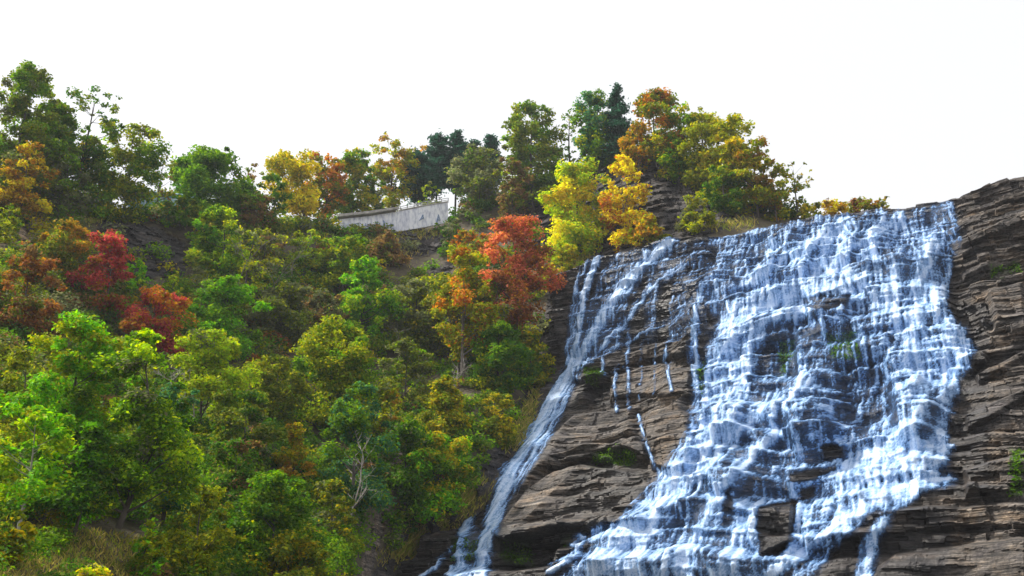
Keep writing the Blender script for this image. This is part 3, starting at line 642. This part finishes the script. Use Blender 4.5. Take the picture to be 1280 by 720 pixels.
# rim, from the left
tree(8, 262, 76, 110, 'olive', 'tall olive green tree topping the far left end of the ridge', 'green', group=RT, low=.12, dense=1.1)
tree(52, 262, 128, 100, 'green', 'rounded green tree between the tallest left tree and the ragged one', 'olive', group=RT, low=.12)
tree(22, 262, 178, 70, 'gold', 'golden orange tree low in front of the tall left ridge trees', 'yellow', dy=-4, group=RT, low=.1)
tree(90, 268, 106, 85, 'dark', 'ragged dark tree with sky showing between its upper clumps', 'olive', kind='vase', dense=.62, group=RT, low=.15, lean=.03)
tree(72, 268, 190, 60, 'grey', 'grey green bushy tree below the ragged dark tree', 'green', dy=-2, group=RT, low=.08)
tree(118, 272, 205, 60, 'green', 'small green tree left of the forked maple', 'yelgreen', group=RT, low=.08)
tree(152, 276, 154, 96, 'yelgreen', 'yellow green maple with a dark forked trunk against the sky', 'green', kind='vase', dense=.85, group=RT, low=.3, lean=-.02)
tree(196, 272, 190, 50, 'olive', 'thin sparse tree with bare tips beside the forked maple', 'brown', kind='vase', dense=.4, group=RT, low=.2)
tree(254, 276, 184, 118, 'green', 'broad rounded green tree on the rim with an even dome', 'dark', group=RT, low=.12, dense=1.05)
tree(302, 284, 205, 48, 'brown', 'nearly leafless brown tree right of the rounded dome tree', 'olive', kind='vase', dense=.6, group=RT, low=.1)
tree(335, 290, 212, 55, 'dark', 'slim dark green tree left of the leaning golden tree', 'yelgreen', dense=.85, group=RT, low=.1)
tree(386, 286, 188, 90, 'golden_green', 'golden and green tree on a trunk leaning left', 'yellow', kind='vase', dense=.75, group=RT, low=.3, lean=-.35, mixf=.4)
tree(404, 280, 190, 68, 'orange', 'orange and green tree just right of the leaning golden one', 'olive', dy=3, group=RT, low=.2, dense=.9, mixf=.5)
tree(440, 274, 184, 72, 'green', 'green tree with yellow patches left of the concrete wall', 'golden_green', dy=4, group=RT, low=.15)
tree(458, 276, 215, 50, 'dark', 'dark bushy tree rising behind the left end of the wall', 'grey', dy=6, group=RT, low=.05)
tree(492, 268, 174, 74, 'yelgreen', 'tall open tree with a yellow top behind the wall', 'gold', kind='vase', dense=.75, dy=9, group=RT, low=.2)
conifer(522, 266, 190, 52, 'dark pine rising behind the middle of the wall', 12, RT, 'pine')
conifer(545, 262, 169, 40, 'taller of the two slim pines behind the wall', 14, RT, 'pine')
conifer(569, 262, 165, 40, 'slim dark pine with the highest tip above the wall end', 14, RT, 'pine')
conifer(590, 258, 178, 36, 'dark pine partly hidden behind the pale round tree', 14, RT, 'pine')
conifer(614, 250, 168, 26, 'lone pine tip just left of the big olive tree', 12, RT, 'pine')
tree(600, 264, 182, 80, 'grey', 'pale green round topped tree at the right end of the wall', 'olive', dy=2, dense=.85, group=RT, low=.15)
tree(536, 268, 225, 30, 'lime', 'pale yellow sapling standing above the wall top', 'grey', dy=1, dense=.7, group=RT, low=.1)
tree(666, 262, 127, 98, 'olive', 'large olive green tree with a pointed top left of the cliff', 'green', group=RT, low=.08, dense=1.0)
tree(640, 285, 195, 55, 'brown', 'brownish orange tree in front of the large olive tree', 'olive', dy=-3, group=RT, low=.1)
tree(714, 222, 134, 46, 'dark', 'wispy thin tree with gaps left of the dark spruce', 'olive', kind='vase', dense=.4, group=RT, low=.2)
tree(750, 214, 112, 78, 'blue', 'bluish green tree beside the dark spruce on the cliff top', 'green', group=RT, low=.1)
conifer(775, 206, 103, 52, 'pointed dark spruce, highest tip above the cliff', 2, RT, 'spruce')
tree(822, 206, 112, 86, 'olive', 'olive tree with orange patches on the cliff top', 'orange', group=RT, low=.15, dense=.9)
tree(798, 214, 150, 55, 'gold', 'orange brown tree leaning out over the cliff', 'olive', dy=-1, dense=.8, group=RT, low=.1)
tree(850, 226, 130, 70, 'green', 'green tree with yellow leaves behind the cliff shoulder', 'golden_green', group=RT, low=.12)
tree(884, 244, 132, 80, 'yelgreen', 'tall yellow green tree right of the cliff top', 'golden_green', group=RT, low=.12)
tree(916, 258, 148, 84, 'yelgreen', 'broad yellow tree midway down the ridge right of the cliff', 'yellow', group=RT, low=.12, mixf=.25)
tree(908, 264, 205, 60, 'dark', 'dark shaded tree low behind the pale shrub', 'olive', dy=-1, group=RT, low=.05)
tree(948, 272, 172, 72, 'yelgreen', 'golden green tree left of the last tall sparse tree', 'gold', group=RT, low=.1)
tree(972, 278, 196, 55, 'yelgreen', 'yellow green tree leaning to the creek above the falls', 'gold', group=RT, low=.1, dense=.9)
tree(998, 276, 200, 44, 'golden_green', 'tall sparse tree with see through branches, last before the low bushes', 'olive', kind='vase', dense=.45, group=RT, low=.2)
tree(1012, 276, 252, 40, 'yelgreen', 'low yellow bush at the foot of the tall sparse tree', 'yellow', group=RT, low=.02, cat='shrub')
tree(1042, 272, 247, 42, 'yellow', 'golden yellow bush peeping over the waterfall crest', 'gold', group=RT, low=.02, cat='shrub')
tree(1078, 268, 245, 44, 'rust', 'rusty bush with yellow green foot over the crest', 'yelgreen', group=RT, low=.02, cat='shrub', mixf=.5)
tree(1103, 264, 245, 18, 'olive', 'tiny thin bush, furthest right over the crest', 'gold', kind='vase', dense=.6, group=RT, low=.1, cat='shrub')
tree(34, 262, 112, 80, 'olive', 'olive tree filling the ridge between the two tallest left trees', 'green', dy=3, group=RT, low=.1)
tree(104, 272, 168, 62, 'green', 'leafy green tree under the ragged dark crown with yellow lower leaves', 'golden_green', dy=1, group=RT, low=.08)
tree(225, 282, 235, 46, 'dark', 'low dark tree under the left half of the dome tree', 'olive', dy=-2, group=RT, low=.05)
tree(318, 290, 240, 60, 'brown', 'brown and green thicket tree between the dome tree and the leaning tree', 'olive', dy=-1, group=RT, low=.03)
# cliff and ledge trees
tree(726, 318, 203, 104, 'yellow', 'bright yellow green tree at the left end of the falls crest', 'lime', group=HT, low=.08, mixf=.4, dense=.95)
tree(780, 308, 192, 72, 'yellow', 'glowing golden yellow tree on the crest before the dark cliff', 'orange', group=HT, low=.04, kind='column', mixf=.1, dense=1.0)
tree(812, 306, 268, 50, 'gold', 'low golden shrub at the foot of the golden tree', 'yelgreen', dy=-.5, group=SH, low=.02, cat='shrub')
tree(872, 290, 244, 52, 'yelgreen', 'pale green shrub standing before the grey cliff', 'grey', group=SH, low=.05, cat='shrub')
tree(703, 350, 300, 50, 'golden_green', 'yellow shrub hanging on the left corner of the falls', 'lime', group=SH, low=.02, cat='shrub', dy=-3)
tree(640, 442, 264, 104, 'coral', 'coral red maple standing alone left of the falls', 'rust', group=HT, low=.25, mixf=.4, dense=.8)
tree(622, 450, 345, 70, 'olive', 'olive lower tree beneath the coral maple with a few rusty leaves', 'rust', group=HT, low=.1, dy=1)
tree(578, 475, 302, 92, 'yelgreen', 'yellow tree with orange top on a bare pale trunk', 'orange', group=HT, low=.3, mixf=.14, bark=M_GREY)
tree(565, 440, 340, 110, 'olive', 'wide olive green tree left of the orange topped tree', 'golden_green', group=HT, low=.15)
tree(450, 432, 322, 92, 'bright', 'vivid green tree in the middle of the hillside', 'lime', group=HT, low=.1, mixf=.2, dense=1.1)
tree(430, 380, 290, 76, 'green', 'mid green tree just above the vivid green one', 'yelgreen', group=HT, low=.1)
tree(385, 350, 284, 60, 'yelgreen', 'yellow green tree under the leaning golden tree', 'lime', group=HT, low=.1)
tree(310, 395, 282, 72, 'yelgreen', 'airy yellow green tree with a dark slender trunk', 'grey', kind='vase', dense=.6, group=HT, low=.2)
tree(268, 345, 256, 84, 'lime', 'light lime green tree above the dark shale hollow', 'green', group=HT, low=.05, mixf=.5)
tree(252, 322, 258, 52, 'bright', 'bright green tree right of the dark shale hollow', 'green', group=HT, low=.05)
tree(275, 440, 342, 100, 'bright', 'fresh green bushy tree below the dark shale hollow', 'green', group=HT, low=.05)
tree(355, 430, 352, 95, 'grey', 'greyish olive tree left of the vivid green tree', 'olive', group=HT, low=.1)
tree(400, 420, 360, 70, 'grey', 'dull grey green shrub tree among bare stems', 'brown', group=HT, low=.05, dense=.8)
tree(252, 545, 408, 112, 'lime', 'bright lime yellow tree overhanging a dark gap', 'yelgreen', group=HT, low=.35, dense=1.05, mixf=.2)
tree(72, 352, 274, 92, 'gold', 'dull gold tree left of the red tree', 'olive', group=HT, low=.05, mixf=.5)
tree(124, 402, 286, 84, 'red', 'deep red tree, brightest red on the hillside', 'rust', group=HT, low=.1, mixf=.12, dense=.9)
tree(186, 442, 358, 94, 'orange', 'orange red tree right and below the deep red one', 'red', group=HT, low=.1, mixf=.4, dense=.9)
tree(22, 420, 305, 95, 'rust', 'rust brown tree at the left edge below the pale shale', 'brown', group=HT, low=.08, mixf=.3)
tree(166, 380, 325, 44, 'bright', 'small green tree squeezed between red tree and shale hollow', 'lime', group=HT, low=.1)
tree(6, 300, 252, 40, 'yelgreen', 'yellow green bush on the pale shale at far left', 'green', group=SH, low=.02, cat='shrub', dy=-1)
tree(75, 600, 388, 135, 'bright', 'big bright green tree below the rust brown one', 'yelgreen', group=HT, low=.1, mixf=.3, dy=-5, dense=1.1)
tree(150, 642, 405, 140, 'green', 'largest leafy green tree, nearest in the left half', 'lime', group=HT, low=.14, mixf=.25, dy=-6, dense=1.15)
tree(205, 640, 470, 100, 'dark', 'dark blue green tree behind the largest leafy tree', 'blue', group=HT, low=.05, dy=-4, dense=1.1)
tree(95, 650, 520, 120, 'dark', 'deep green tree filling the shade above the soil bank', 'bright', group=HT, low=.2, mixf=.25, dy=-3)
tree(22, 655, 498, 115, 'lime', 'lime green sumac on slender stems at the left edge', 'bright', group=HT, low=.3, dense=.9, dy=-4, bark=M_PALE, mixf=.4)
tree(12, 560, 430, 80, 'olive', 'olive green tree at the left edge behind the lime sumac', 'yelgreen', group=HT, low=.1)
tree(405, 540, 394, 128, 'yelgreen', 'wide yellow green tree in the centre of the slope', 'green', group=HT, low=.15, dense=1.1)
tree(335, 530, 440, 90, 'olive', 'olive tree between the lime tree and the wide yellow green one', 'yelgreen', group=HT, low=.1)
tree(442, 645, 470, 100, 'blue', 'blue green tree above a pale bare trunk', 'green', group=HT, low=.15, dy=-2, bark=M_GREY)
tree(366, 600, 522, 58, 'golden_green', 'small golden brown leaved tree in the dark middle of the slope', 'gold', group=HT, low=.05, kind='cone')
tree(335, 700, 583, 128, 'green', 'dense dark green rounded tree near the bottom edge', 'dark', group=HT, low=.03, dy=-2, dense=1.2, mixf=.6)
tree(412, 680, 592, 56, 'olive', 'yellowish olive tree right of the dense rounded one', 'golden_green', group=HT, low=.05)
tree(242, 712, 598, 92, 'yelgreen', 'pale yellow green tree left of the dense rounded one', 'olive', group=HT, low=.05, dense=.85, dy=-2)
tree(486, 560, 482, 44, 'yelgreen', 'narrow yellow green tree right of the blue green one', 'gold', group=HT, low=.05)
tree(556, 555, 465, 88, 'golden_green', 'pointed yellow green tree at the upper right of the slope', 'olive', kind='cone', group=HT, low=.03)
tree(548, 625, 536, 104, 'bright', 'green shrubby tree left of the lower chute', 'golden_green', group=HT, low=.03, mixf=.45)
tree(617, 545, 488, 66, 'golden_green', 'yellow shrub beside the upper chute', 'olive', group=SH, low=.02, cat='shrub')
tree(668, 480, 410, 56, 'golden_green', 'yellow leaved creeper shrub by the dark rock corner', 'olive', group=SH, low=.02, cat='shrub')
tree(625, 490, 400, 88, 'dark', 'dark green tree in the shade below the coral maple', 'green', group=HT, low=.05)
tree(520, 445, 345, 86, 'grey', 'grey green tree right of the vivid green one', 'olive', group=HT, low=.05, dense=.85)
tree(505, 500, 420, 80, 'olive', 'dull olive tree with grey twigs mid slope', 'grey', group=HT, low=.05, dense=.75)
tree(590, 335, 288, 60, 'orange', 'orange and yellow bush above the yellow trunked tree', 'yelgreen', group=SH, low=.03, cat='shrub')
tree(480, 330, 292, 60, 'brown', 'brown bush under the concrete wall', 'olive', group=SH, low=.03, cat='shrub', dense=.8)
tree(566, 318, 268, 40, 'grey', 'grey green bush under the right end of the wall', 'dark', group=SH, low=.03, cat='shrub')
tree(300, 590, 480, 92, 'olive', 'olive tree in shade under the lime yellow tree', 'dark', group=HT, low=.05)
tree(285, 650, 540, 88, 'dark', 'dark green tree with brown leaves mid bottom', 'brown', group=HT, low=.05, mixf=.2)
tree(505, 630, 520, 92, 'dark', 'dark tree behind the green shrubby one', 'green', group=HT, low=.05)
tree(116, 722, 694, 36, 'lime', 'bright yellow bush on the soil at the bottom left', 'yellow', group=SH, low=.02, cat='shrub', dy=-2, mixf=.6)
tree(182, 715, 640, 46, 'yelgreen', 'small yellow green shrub on the soil bank', 'bright', group=SH, low=.05, cat='shrub', dy=-2)
tree(14, 690, 628, 50, 'golden_green', 'yellow shrub below the lime sumac', 'olive', group=SH, low=.02, cat='shrub', dy=-2)
tree(360, 725, 660, 110, 'olive', 'olive shrub along the bottom edge under the dense tree', 'golden_green', group=SH, low=.02, cat='shrub', dy=-2)
tree(215, 385, 335, 40, 'yelgreen', 'small yellow shrub growing in the dark shale hollow', 'lime', group=SH, low=.05, cat='shrub', dense=.6)
tree(330, 340, 290, 60, 'grey', 'grey shrub tangled with bare stems below the rim', 'brown', group=SH, low=.02, cat='shrub', dense=.7)
# dead and bare trees
dead(246, 520, 462, 40, 'white forked dead tree under the lime yellow tree', M_PALE, dy=-5)
dead(216, 500, 450, 30, 'small pale dead sapling left of the white forked one', M_PALE, dy=-9)
dead(438, 640, 535, 60, 'tall pale bare trunk with fine twigs in the dark middle', M_PALE, dy=-7)
dead(568, 492, 440, 30, 'pale leafless stem beside the yellow trunked tree', M_PALE, dy=-2)
dead(364, 352, 292, 60, 'grey leafless tree below the leaning golden tree', M_GREY, dy=-2)
dead(335, 372, 300, 60, 'grey leafless tree right of the airy yellow green one', M_GREY, dy=-2)
dead(280, 400, 300, 50, 'bare grey stems above the fresh green bushy tree', M_GREY, dy=-3)
dead(500, 470, 400, 50, 'grey twiggy tree over the dull olive tree', M_GREY, dy=-3)

# ------------------------------------------------------------------ undergrowth
def scatter(n, test, rg):
    out = []
    while len(out) < n:
        px = rg.uniform(-40, 720, 4000); py = rg.uniform(200, 735, 4000)
        ok = (py > rim(px)+2) & test(px, py, rg); out += list(zip(px[ok], py[ok]))
    return np.array(out[:n])
def no_rock(px, py, rg):
    m = np.ones(len(px), bool)
    for i, P in enumerate(CLIFF):
        m &= ~((poly_sd(px, py, P) > (2 if i not in (0, 1, 2) else -15)) & (rg.random(len(px)) < (.93 if i != 3 else .8)))
    m &= poly_sd(px, py, [(480, 800), (468, 720), (505, 680), (570, 635), (615, 580), (650, 520), (672, 480), (690, 470), (900, 470), (900, 800)]) < -6
    m &= ~((poly_sd(px, py, [(-20, 740), (-20, 670), (30, 650), (60, 636), (120, 640), (190, 668), (215, 720), (215, 740)]) > -4) & (rg.random(len(px)) < .9))
    m &= ~((line_d(px, py, [(455, 730), (470, 670), (485, 620), (500, 570)]) < 17) & (rg.random(len(px)) < .9))
    return m
rg = np.random.default_rng(77); Q = scatter(2300, no_rock, rg)
rx = np.r_[rg.uniform(-30, 560, 260), rg.uniform(560, 1000, 90)]; rx = rx[(abs(rx-490) > 75)]; wx = rg.uniform(424, 492, 30); Q = np.r_[Q, np.c_[wx, np.interp(wx, [424, 500, 560], [293, 290, 280])+rg.uniform(0, 6, 30)]]; Q = np.r_[Q, np.c_[rx, rim(rx)+rg.uniform(-1, 5, len(rx))]]
yq = hill_y(Q[:, 0], Q[:, 1]); base_p = at(Q[:, 0], Q[:, 1], yq)
cs = rg.uniform(.45, 1.45, len(Q))*np.where(Q[:, 1] > 400, .85, 1.1); size = np.clip(.0031*yq, .13, .45)
names = ['dark', 'green', 'olive', 'yelgreen', 'grey', 'brown', 'golden_green', 'rust']
pp = rg.choice(len(names), len(Q), p=[.24, .24, .22, .12, .09, .04, .03, .02])
ni = np.clip((2.0*np.pi*cs**2/(size*size*.5)).astype(int), 20, 420); ci = np.repeat(np.arange(len(Q)), ni); n = len(ci)
off = unit(rg.normal(size=(n, 3)))*rg.random((n, 1))**.45*np.array([1.25, 1.25, .8])
pos = base_p[ci]+off*cs[ci][:, None]+np.c_[0*cs, -.3*cs, cs*.45][ci]
V, F = leaf_arrays(pos, unit(.5*off+np.array([0, -.1, .75])+rg.normal(size=(n, 3))*.55), size[ci]*rg.uniform(.6, 1.25, n), rg)
lowp = rg.choice(len(names), len(Q), p=[.38, .36, .12, .10, 0, 0, .04, 0]); pp = np.where((Q[:, 1] > 470) & (rg.random(len(Q)) < .75), lowp, pp)  # darker leaf mix low down: shade between crowns put into the colour
pc = np.stack([PAL[q] for q in names])[pp[ci], rg.integers(0, 3, n)]*rg.uniform(.7, 1.3, (n, 1))
tag(mesh('undergrowth', V, F, M_LEAF, None, False, pc), 'tangled green and brown undergrowth covering the slope', 'undergrowth', None, 'stuff')
# ferns, straw and grass
def blades(name, P, h, pal, rg, label, spread=.35, cat='grass'):
    n = len(P); h = h*np.clip(P[:, 1]/95, .38, 1.1)[:, None]; a = rg.random(n)*6.283; d = np.c_[np.cos(a), np.sin(a), 0*a]; ln = h*rg.uniform(.4, 1.2, (n, 1)); tipd = np.c_[rg.normal(size=(n, 2))*spread, np.ones(n)]
    w = .05*ln+.015
    V = np.stack([P-d*w, P+d*w, P+tipd*ln*.6+d*w*.6, P+tipd*ln*np.array([1.4, 1.4, .95])], 1).reshape(-1, 3)
    return tag(mesh(name, V, np.arange(4*n).reshape(n, 4), M_GRASS, None, False, pick(pal, n, rg)*rg.uniform(.6, 1.4, (n, 1))), label, cat, None, 'stuff')
rg = np.random.default_rng(5)
px = rg.uniform(-20, 200, 5000); py = rg.uniform(650, 735, 5000); k = (py > 655+abs(px-60)*.15); px = px[k]; py = py[k]
rows = [(px, py)]
for x0, y0, x1, y1, sx, n in ((520, 690, 590, 610, 14, 2500), (500, 700, 520, 670, 12, 1200), (640, 560, 690, 470, 8, 1500), (700, 345, 730, 320, 8, 900), (20, 260, 120, 275, 8, 1200), (440, 300, 560, 290, 6, 900), (850, 285, 940, 280, 6, 600), (540, 660, 600, 600, 6, 900), (460, 310, 500, 320, 15, 600)):
    t_ = rg.random(n); rows.append((x0+(x1-x0)*t_+rg.normal(size=n)*sx, y0+(y1-y0)*t_+rg.normal(size=n)*sx*.6))
px = np.concatenate([a for a, _ in rows]); py = np.concatenate([b for _, b in rows]); py = np.maximum(py, rim(px)+1)
blades('grass', at(px, py, hill_y(px, py)*.996),   .62, 'straw', rg, 'tufts of dry straw and green grass on the bare banks')
# moss hanging on the rock
Mi = np.argwhere(MOSS > .45); Mi = Mi[rg.integers(0, len(Mi), 9000)]; pm = PR[Mi[:, 0], Mi[:, 1]]-np.array([NV[0], NV[1], 0])*.05
V, F = leaf_arrays(pm+rg.normal(size=pm.shape)*.07, unit(rg.normal(size=pm.shape)*.6+np.array([-.4, -.7, .5])), .16*rg.uniform(.6, 1.4, len(pm)), rg)
tag(mesh('moss', V, F, M_LEAF, None, False, pick('moss', len(pm), rg)*rg.uniform(.6, 1.3, (len(pm), 1))), 'green moss clinging under the wet rock ledges', 'moss', None, 'stuff')

# ------------------------------------------------------------------ retaining wall and guard rail on the rim
m, t, p, o_ = mat_new('painted_concrete')
n1 = noise(t, .35, (1, 1, 2.2)); n2 = noise(t, 2.2, (1, 1, .35)); r1 = ramp(t, [(.35, (.45, .47, .58)), (.55, (.78, .79, .86)), (.7, (.86, .86, .88))]); t.links.new(n2, r1.inputs[0])
r2 = ramp(t, [(.60, (0, 0, 0)), (.66, (1, 1, 1))]); t.links.new(n1, r2.inputs[0])
t.links.new(mix(t, mth(t, 'MULTIPLY', r2.outputs[0], .5), r1.outputs[0], (.20, .28, .46)), p.inputs['Base Color']); p.inputs['Roughness'].default_value = .85
M_CONC = m; M_COPE = plain('weathered_concrete', (.36, .34, .32), .9, .4, 1.0); M_STEEL = plain('galvanised_steel', (.35, .35, .34), .5, .3, 3, .6); M_PAINT = plain('spray_paint', (.22, .30, .46), .7, .3, 3); M_WHITEP = plain('white_spray_paint', (.72, .72, .75), .7, .1, 3)
wp = [(424, 274, 288), (462, 270, 287), (500, 264, 284), (530, 258, 279), (560, 253, 273)]
wy = [138, 141, 144, 146.5, 149]
fr = np.array([at(a, b, y) for (a, b, c), y in zip(wp, wy)]); lo = np.array([at(a, c+5, y) for (a, b, c), y in zip(wp, wy)])
def wall_prism(mb, top, bot, thick):
    n = len(top); dirv = np.gradient(top[:, :2], axis=0); nn = np.c_[-dirv[:, 1], dirv[:, 0], 0*dirv[:, 0]]; nn /= np.linalg.norm(nn, axis=1, keepdims=True)
    V = np.concatenate([bot, top, top+nn*thick, bot+nn*thick]); F = []
    for i in range(n-1):
        for a in range(4): b = (a+1) % 4; F.append((a*n+i, a*n+i+1, b*n+i+1, b*n+i))
    F += [(0, n, 2*n, 3*n), (n-1, 4*n-1, 3*n-1, 2*n-1)]
    mb.add(V, F)
wroot = tag(empty('retaining_wall', lo[2]), 'pale stained concrete retaining wall with blue graffiti on the rim', 'wall')
off = lo[2]
mb = MB(); wall_prism(mb, fr-off, lo-off, .5); mb.build('wall_face', M_CONC, wroot)
mb = MB(); k3 = fr[:3]-off; wall_prism(mb, k3+[0, -1.0, .42], k3+[0, -1.0, .005], 2.2); mb.build('ledge_slab', M_COPE, wroot)
mb = MB(); k3 = fr[2:]-off; wall_prism(mb, k3+[0, -.12, .22], k3+[0, -.12, .005], .8); mb.build('coping', M_COPE, wroot)
rgg = np.random.default_rng(9)
def on_wall(u, v):   # u along 0..1, v 0 bottom..1 top
    q = u*(len(fr)-1); i = min(int(q), len(fr)-2); f_ = q-i
    return (fr[i]*(1-f_)+fr[i+1]*f_)*v + (lo[i]*(1-f_)+lo[i+1]*f_)*(1-v) - off + np.array([.03, -.06, 0])
mb = MB()
for u0 in (.13, .19, .24, .31, .36, .43, .72, .90):
    w_ = rgg.uniform(.02, .035); h_ = rgg.uniform(.18, .34); v0 = rgg.uniform(.32, .5); n_ = rgg.integers(5, 9)
    px_ = u0+w_*rgg.uniform(-1, 1, n_); pz_ = v0+h_*rgg.uniform(-1, 1, n_)
    mb.tube([on_wall(a_, b_) for a_, b_ in zip(px_, pz_)], rgg.uniform(.05, .11), 4)
mb.build('graffiti', M_PAINT, wroot)
rroot = tag(empty('guard_rail', fr[0]+[0, .6, .4]), 'grey metal railing along the top of the concrete wall', 'railing'); ro = fr[0]+[0, .6, .4]
for i in range(15):
    q = i/14*(len(fr)-1); j = min(int(q), len(fr)-2); pz = fr[j]*(1-(q-j))+fr[j+1]*(q-j)+[0, .5, .25]-ro
    mb = MB(); mb.box(pz+[0, 0, .38], (.06, .06, .42)); mb.build('post', M_STEEL, rroot)
for h in (.4, .75):
    mb = MB(); mb.tube(fr+[0, .42, .25+h]-ro, .06, 5); mb.build('rail', M_STEEL, rroot)

# ------------------------------------------------------------------ house behind the rim trees
hy = 112.0; hb = at(196, 263, hy); hroot = tag(empty('house', hb, R(14)), 'blue grey house half hidden behind the forked maple', 'house')
M_BW = plain('blue_siding', (.12, .30, .40), .7, .15, 1.5); M_ROOF = plain('slate_roof', (.22, .36, .46), .6, .2, 1.5); M_GLASS = plain('window_glass', (.35, .55, .68), .15, .2, .5); M_WHITE = plain('white_trim', (.7, .72, .74), .6, .05)
mb = MB(); mb.box((0, 3, .4), (3.4, 3, 1.9)); mb.build('wall', M_BW, hroot)
mb = MB(); v = np.array([[-3.9, -.5, 2.25], [3.9, -.5, 2.25], [3.9, 6.5, 2.25], [-3.9, 6.5, 2.25], [-3.9, 3, 3.9], [3.9, 3, 3.9]]); mb.add(v, [(0, 1, 5, 4), (2, 3, 4, 5), (0, 3, 2, 1)]); mb.add(v[[0, 4, 3, 1, 5, 2]], [(0, 1, 2, 2), (3, 5, 4, 4)]); mb.build('roof', M_ROOF, hroot)
for x in (-2, 0, 2):
    w = MB(); w.box((x, -.03, 1.0), (.6, .05, .75)); wo = w.build('window', M_WHITE, hroot); g_ = MB(); g_.box((x, -.08, 1.0), (.5, .03, .65)); g_.build('pane', M_GLASS, wo)

# ------------------------------------------------------------------ thin autumn haze in the gorge
mb = MB(); mb.box((0, 130, 70), (620, 520, 76)); m = bpy.data.materials.new('gorge_haze'); m.use_nodes = True; t = m.node_tree
t.nodes.remove(t.nodes['Principled BSDF']); pv = t.nodes.new('ShaderNodeVolumePrincipled'); pv.inputs['Color'].default_value = (.86, .91, 1, 1); pv.inputs['Density'].default_value = .0002; pv.inputs['Anisotropy'].default_value = .2
t.links.new(pv.outputs[0], t.nodes['Material Output'].inputs['Volume'])
tag(mb.build('haze', m), None, None, None, 'stuff')
